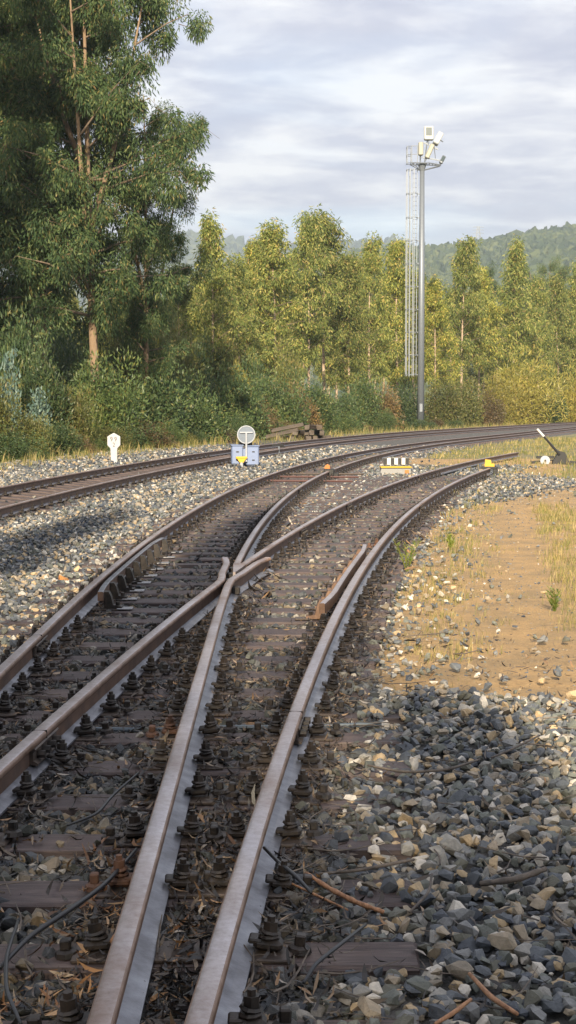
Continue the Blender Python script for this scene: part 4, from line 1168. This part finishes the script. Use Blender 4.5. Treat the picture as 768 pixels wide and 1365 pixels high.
blist = [  # kind, pixel column, extra distance, half-width px, top pixel, look
 ('light', -20, 0, 60, 500, 'pale green leafy bush at the left edge below the bluish leaves'),
 ('blue', 14, 1.5, 20, 452, 'bluish silver young eucalyptus bush at the left edge'),
 ('blue', 50, .4, 20, 508, 'small bluish silver shoot lower on the left among green bushes'),
 ('green', 60, 1.5, 48, 470, 'dark green bush behind the bluish silver one'),
 ('light', 95, 0, 44, 515, 'light green bush left of the kilometre post'),
 ('green', 150, 1.0, 60, 478, 'large dark green bush directly behind the kilometre post'),
 ('green', 205, .5, 60, 490, 'large dark green bush right of the kilometre post'),
 ('dry', 195, -1.5, 30, 570, 'low brown bracken at the foot of the bush right of the kilometre post'),
 ('green', 255, 0, 52, 500, 'dark green bush left of the disc signal'),
 ('green', 310, 1.5, 54, 492, 'dark green bush behind the disc signal'),
 ('dry', 350, -1, 34, 530, 'brown dry bush behind the left end of the sleeper pile'),
 ('green', 372, 2.0, 48, 498, 'dark green bush above the sleeper pile'),
 ('green', 420, 1, 42, 508, 'green bush right above the end of the sleeper pile'),
 ('green', 455, 0, 36, 520, 'dense green bush right of the sleeper pile'),
 ('dry', 512, 0, 34, 510, 'rusty brown bush left of the lighting mast'),
 ('green', 482, 4, 34, 500, 'green bush behind the rusty brown one'),
 ('green', 545, 3, 26, 505, 'dark green bush just behind the lighting mast'),
 ('light', 590, 0, 36, 512, 'olive green bush right of the lighting mast'),
 ('light', 620, 3, 30, 505, 'taller olive green bush second from the lighting mast on its right'),
 ('dry', 652, 0, 28, 522, 'purplish brown bush between olive and yellow bushes'),
 ('broom', 705, 2, 58, 474, 'large bright yellow green broom bush on the right'),
 ('broom', 668, 4, 34, 500, 'smaller yellow green broom bush left of the large one'),
 ('broom', 762, 2, 44, 492, 'yellow green broom bush cut by the right edge'),
 ('green', 735, -1, 26, 528, 'dark green low bush in front of the broom near the right edge'),
 ('green', 20, 6, 60, 420, 'tall dark green bush under the big trees at the left edge'),
 ('green', 110, 7, 60, 455, 'dark green thicket below the forked orange trunk'),
 ('light', 180, 9, 50, 445, 'light green thicket right of the forked orange trunk'),
 ('light', 235, 12, 50, 450, 'light green thicket at the foot of the young trees'),
 ('dry', 395, 3, 40, 505, 'dry brown bush behind the middle of the sleeper pile')]
for k, (kind, px, ex, hw, top, lab) in enumerate(blist):
    d = bd(px) + ex
    bush(kind, k, px, d, hw / F_PX * d * 1.12, (high(top, d) + .1) * 1.28, lab)
for k, (px, ex, hw, top, lab) in enumerate([(-30, 16, 70, 400, 'dark thicket behind the big trunks, cut by the left edge'), (35, 20, 60, 405, 'dark thicket between the two big pale trunks'), (85, 18, 60, 395, 'dark thicket left of the orange trunk'), (70, 34, 80, 370, 'tall dark thicket far behind the big trunks')]):
    d = bd(px) + ex
    bush('green', k, px, d, hw / F_PX * d, high(top, d), lab)
for k, (kind, px, ex, hw, top, lab) in enumerate([('light', 165, 14, 34, 400, 'tall light green shrub right of the orange trunk'), ('light', 222, 18, 36, 385, 'tall light green shrub under the left end of the grove'), ('green', 262, 16, 34, 430, 'tall green shrub in front of the leftmost grove trees'),
        ('light', 300, 18, 34, 420, 'tall light green shrub behind the disc signal bushes'), ('green', 340, 15, 36, 455, 'tall green shrub behind the left end of the sleeper pile'), ('light', 385, 17, 34, 455, 'tall light shrub above the middle of the sleeper pile'),
        ('broom', 205, 11, 26, 440, 'yellowish shrub standing above the dark bushes right of the post'), ('broom', 320, 13, 24, 470, 'yellowish shrub just above the disc signal')]):
    d = bd(px) + ex
    bush(kind, k, px, d, hw / F_PX * d, high(top, d) * 1.08, lab)
for k in range(26):
    px = 4 + 24 * k + rng.uniform(-9, 9); d = bd(px) - rng.uniform(1.6, 3.4)
    bush(['dry', 'green', 'light', 'green'][k % 4], k, px, d, rng.uniform(.7, 1.5), rng.uniform(.6, 1.9),
         f"low {['brown bracken', 'dark green bramble', 'light green fern', 'green bramble'][k % 4]} at the foot of the trackside bushes, {NTH[k]} from the left", 'low fringe before the bushes')
# understory between the trunks of the grove
for k in range(52):
    px = 110 + 13.5 * k + rng.uniform(-12, 12); d = bd(px) + rng.uniform(8, 40)
    bush(['green', 'light', 'dry', 'broom', 'dry'][k % 5], k, px, d, rng.uniform(1.8, 2.8), rng.uniform(1.8, 3.4), 'scrubby undergrowth bush between the trunks of the grove', 'undergrowth in the grove')

# trees beside the line outside the view, whose shade lies over the foreground
k = 0
rng_keep, rng = rng, np.random.default_rng(5)
for u in np.arange(-14, 7, 1.15):
    v = -12 + rng.uniform(-.8, .8)
    x, y = u, v - u * .2
    top = (15.0 if u < -2.2 else (13.2 if u < -.6 else 10.3)) + rng.uniform(-.7, .4)
    if k % 2 == 0:
        place_tree('eucalyptus_tree', YOUNG[k % 6], x, y - 1, -.1, (top + rng.uniform(.3, 2.4 if u < -.4 else .9)) / 17, .42, k * 1.3, 'young eucalyptus in the row behind the viewpoint', 'tree', 'trees outside the view')
    f, s_, asp = BUSH['green'][k % 3]
    t = thing('bush', 'tall green bush in the row behind the viewpoint', 'bush', (x, y, -.1), k, 'bushes outside the view'); t.scale = (1.45, 1.45, top / asp)
    link('foliage', f, t); link('stem', s_, t)
    k += 1
for k, (x, y, h) in enumerate([(-13.8, 40, 27), (-19, 37, 26), (-16, 30, 20)]):  # unseen trees added and sized to throw shade on the big gums
    place_tree('gum_tree', BIG[k % 2], x, y, -.1, h / 26, .95, k * 1.7, 'added shade eucalyptus, unseen beyond the left edge', 'tree', 'added shade trees beyond the left edge')

rng = rng_keep
# ------------------------------------------------------------------ grass and weeds
def grass_mesh(X, Y, Z, H_, W_, lean, r):
    n = len(X); az = r.uniform(0, 2 * np.pi, n); d = np.stack([np.cos(az), np.sin(az), 0 * az], 1)
    s = np.stack([-np.sin(az + .6), np.cos(az + .6), 0 * az], 1) * (W_ / 2)[:, None]
    b = np.stack([X, Y, Z], 1); ln = (lean * r.uniform(.2, 1.2, n) * H_)[:, None]
    up = np.array([0, 0, 1.0])
    mid = b + up * (H_ * .58)[:, None] + d * ln * .35; tip = b + up * (H_ * .95)[:, None] + d * ln
    V = np.stack([b - s, b + s, mid + s * .7, mid - s * .7, tip], 1).reshape(-1, 3)
    k = np.arange(n) * 5
    return V, np.vstack([np.stack([k, k + 1, k + 2], 1), np.stack([k, k + 2, k + 3], 1), np.stack([k + 3, k + 2, k + 4], 1)])
def tufts(cx_, cy_, n_t, blades, spread, h, w, lean=.5):
    X, Y, Hh = [], [], []
    for x, y, s in zip(cx_, cy_, np.broadcast_to(h, len(cx_))):
        m = max(4, int(blades * rng.uniform(.6, 1.4)))
        X.append(x + rng.normal(0, spread, m)); Y.append(y + rng.normal(0, spread, m)); Hh.append(s * rng.uniform(.35, 1.15, m))
    X, Y, Hh = np.concatenate(X), np.concatenate(Y), np.concatenate(Hh)
    return X, Y, Hh
GX, GY, GH = [], [], []
def add_tufts(cx_, cy_, blades, spread, h):
    a, b, c = tufts(cx_, cy_, None, blades, spread, h, None); GX.append(a); GY.append(b); GH.append(c)
def band(n, ya, yb, off, sd, blades, spread, h):
    y = rng.uniform(ya, yb, n); x = np.array([xa(RD, min(q, 45)) for q in y]) + off + rng.normal(0, sd, n)
    add_tufts(x, y, blades, spread, rng.uniform(.5, 1.3, n) * h)
band(70, 9.2, 15, .72, .14, 16, .05, .13)       # beside the rail
band(80, 15, 25, .75, .2, 14, .06, .13)
band(40, 25, 33, .8, .3, 12, .07, .14)
band(60, 8.2, 14, .55, .16, 9, .05, .07)
band(60, 10, 18, .9, .3, 10, .06, .09)
y = rng.uniform(10.5, 24, 260); add_tufts(1.95 + (y - 10.5) * .15 + np.abs(rng.normal(0, .35, 260)), y, 16, .06, rng.uniform(.06, .18, 260))     # right of the path
y = rng.uniform(7.6, 20, 60); add_tufts(rng.uniform(1.0, 4, 60), y, 7, .04, rng.uniform(.02, .06, 60))
n = 1500; y = rng.uniform(33, 78, n)                     # the grassy field beyond
xl = np.where(y < 46, np.interp(y, RB[:, 1], RB[:, 0]) - 1.2 + (y < 37) * 2.2, np.interp(y, LE[:, 1], LE[:, 0]) + .9); xr = .21 * y + 3
add_tufts(xl + (xr - xl) * rng.random(n), y, 9, .14, rng.uniform(.06, .22, n))
n = 260; y = rng.uniform(36, 60, n)                      # verge in front of the bushes
x = np.interp(y, MF[:, 1], MF[:, 0]) - rng.uniform(3.6, 5.6, n); add_tufts(x, y, 10, .12, rng.uniform(.12, .50, n))
n = 420; y = rng.uniform(60, 135, n); x = np.interp(y, MF[:, 1], MF[:, 0]) - rng.uniform(2.2, 5.2, n); add_tufts(x, y, 8, .2, rng.uniform(.2, .6, n))
X, Y, Hh = np.concatenate(GX), np.concatenate(GY), np.concatenate(GH)
V, Fq = grass_mesh(X, Y, np.full(len(X), -.068), Hh, np.clip(.0045 * Y / 12, .004, .02), .55, rng)
tag(link('grass', np_mesh('grass', V, Fq, [MAT['grass_blade']])), 'dry and green grass tufts beside the path, rails and bushes', 'grass', kind='stuff')
def weed(px, py, h, label, n=26):
    p = at(px, py, -.07)
    t = thing('weed', label, 'weed', (p.x, p.y, -.08))
    r = np.random.default_rng(int(px))
    st = MB(); cen = []; drs = []
    for k in range(7):
        a = r.uniform(0, 6.28); e = r.uniform(.05, .38)
        tip = Vector((math.cos(a) * e * h, math.sin(a) * e * h, h * r.uniform(.6, 1)))
        st.tube([(0, 0, 0), tip * .5 + Vector((0, 0, .06 * h)), tip], [.004, .003, .0015], 4, caps=False)
        for q in range(n):
            s = r.uniform(.2, 1); cen.append(np.array(tip) * s + np.array([0, 0, .06 * h * (1 - s)])); drs.append(np.array([math.cos(q * 2.4), math.sin(q * 2.4), r.uniform(.4, 1.8)]))
    V, Fq = leaf_quads(np.array(cen), np.array(drs), .05, .009, r)
    st.build('stem', MAT['weed_leaf'], t); link('foliage', np_mesh('foliage', V, Fq, [MAT['weed_leaf']]), t)
weed(543, 764, .36, 'bright green leafy weed close beside the right rail')
weed(600, 735, .22, 'small green weed at the left edge of the dirt path')
weed(740, 818, .22, 'green weed at the right edge of the dirt path', 18)

# ------------------------------------------------------------------ hills with forest, pylon
def hill(name, label, ridge, d_top, d_foot, n_across=70, n_up=26, amp=6):
    """ridge: list of (pixel column, pixel row) of the skyline"""
    xs = np.linspace(ridge[0][0], ridge[-1][0], n_across)
    V = []
    for j in range(n_up + 6):
        t = j / (n_up - 1)
        for i, px in enumerate(xs):
            py = np.interp(px, [a for a, b in ridge], [b for a, b in ridge])
            z1 = (HORIZON - py) / F_PX * d_top
            d = d_foot + (d_top - d_foot) * t
            z = z1 * (t ** .9 if t <= 1 else 1 - (t - 1) * 1.5) + amp * math.sin(px * .023 + t * 5) * math.sin(t * math.pi) - 2
            V.append((at_depth(px, d_foot + (d_top - d_foot) * .6) * (.4 + .6 * d / d_top) * 1.0 if False else at_depth(px, d), d, z))
    V = np.array(V); n = n_across
    i = np.arange((n - 1) * (n_up + 5)); r_ = i // (n - 1); c_ = i % (n - 1); a = r_ * n + c_
    o = link(name, np_mesh(name, V, np.stack([a, a + 1, a + n + 1, a + n], 1), [MAT['hill_soil']], smooth=True))
    tag(o, label, kind='structure')
    return V.reshape(n_up + 6, n, 3)
def forest(name, label, G, count, size):
    nj, ni, _ = G.shape
    u = rng.uniform(0, ni - 1.001, count); v = rng.uniform(0, nj - 5.0, count)
    i = u.astype(int); j = v.astype(int); fu = (u - i)[:, None]; fv = (v - j)[:, None]
    P = G[j, i] * (1 - fu) * (1 - fv) + G[j, i + 1] * fu * (1 - fv) + G[j + 1, i] * (1 - fu) * fv + G[j + 1, i + 1] * fu * fv
    S = rng.uniform(.7, 1.3, count) * size
    P[:, 2] += S * .45
    shp = []
    for k in range(6):
        v_, f_ = hull_stone(900 + k, 13, 1.25); shp.append((v_ * np.array([1, 1, 1.15]), f_))
    V, F3 = scatter_mesh(P, S, shp, .12)
    tag(link(name, np_mesh(name, V, F3, [MAT['hill_crown']])), label, 'forest', kind='stuff')
G1 = hill('hill', 'wooded hill on the right behind the grove', [(430, 356), (500, 340), (560, 342), (600, 336), (650, 330), (700, 321), (768, 313), (900, 298), (1100, 310)], 1150, 560)
forest('hill_forest', 'dense green forest covering the near hill on the right', G1, 15000, 9)
G2 = hill('hill', 'hazy blue ridge on the left behind the trees', [(-400, 340), (-100, 320), (100, 330), (180, 328), (240, 322), (330, 331), (400, 338), (520, 330), (620, 350)], 2600, 1700)
forest('hill_forest', 'hazy forest covering the far ridge on the left', G2, 6000, 20)
p = at_depth(635, 1165)
py_ = thing('power_pylon', 'thin lattice power pylon standing on the hill ridge', 'pylon', (p, 1165, high(336, 1165) - 2))
hp = 20.0
def pyl(m):
    for sx, sy in ((-1, -1), (1, -1), (-1, 1), (1, 1)):
        m.tube([(sx * 2.6, sy * 2.6, 0), (sx * .7, sy * .7, hp)], .22, 4)
    for k in range(6):
        a = 2.6 - 1.9 * k / 6; b = 2.6 - 1.9 * (k + 1) / 6; z = hp * k / 6; z2 = hp * (k + 1) / 6
        m.tube([(-a, -a, z), (b, -b, z2)], .12, 3); m.tube([(a, -a, z), (-b, -b, z2)], .12, 3); m.tube([(-a, -a, z), (a, -a, z)], .12, 3)
simple(py_, 'tower', 'pylon_grey', pyl)
for z in (.74, .86, .97):
    simple(py_, 'cross_arm', 'pylon_grey', lambda m: m.tube([(-4.2, 0, hp * z), (0, 0, hp * z + .5), (4.2, 0, hp * z)], .2, 4))

# ------------------------------------------------------------------ haze
hz = MB(); hz.box((0, 0, 170), (8200, 8200, 344), 0)
m, nt, out = new_mat('haze_air')
pv = nd(nt, 'ShaderNodeVolumePrincipled', {'Color': (.72, .85, 1.0, 1), 'Density': .00033, 'Anisotropy': .2})
nt.links.new(pv.outputs[0], out.inputs['Volume'])
hob = hz.build('haze', m)
tag(hob, 'pale bluish air between the viewpoint and the hills', kind='stuff')
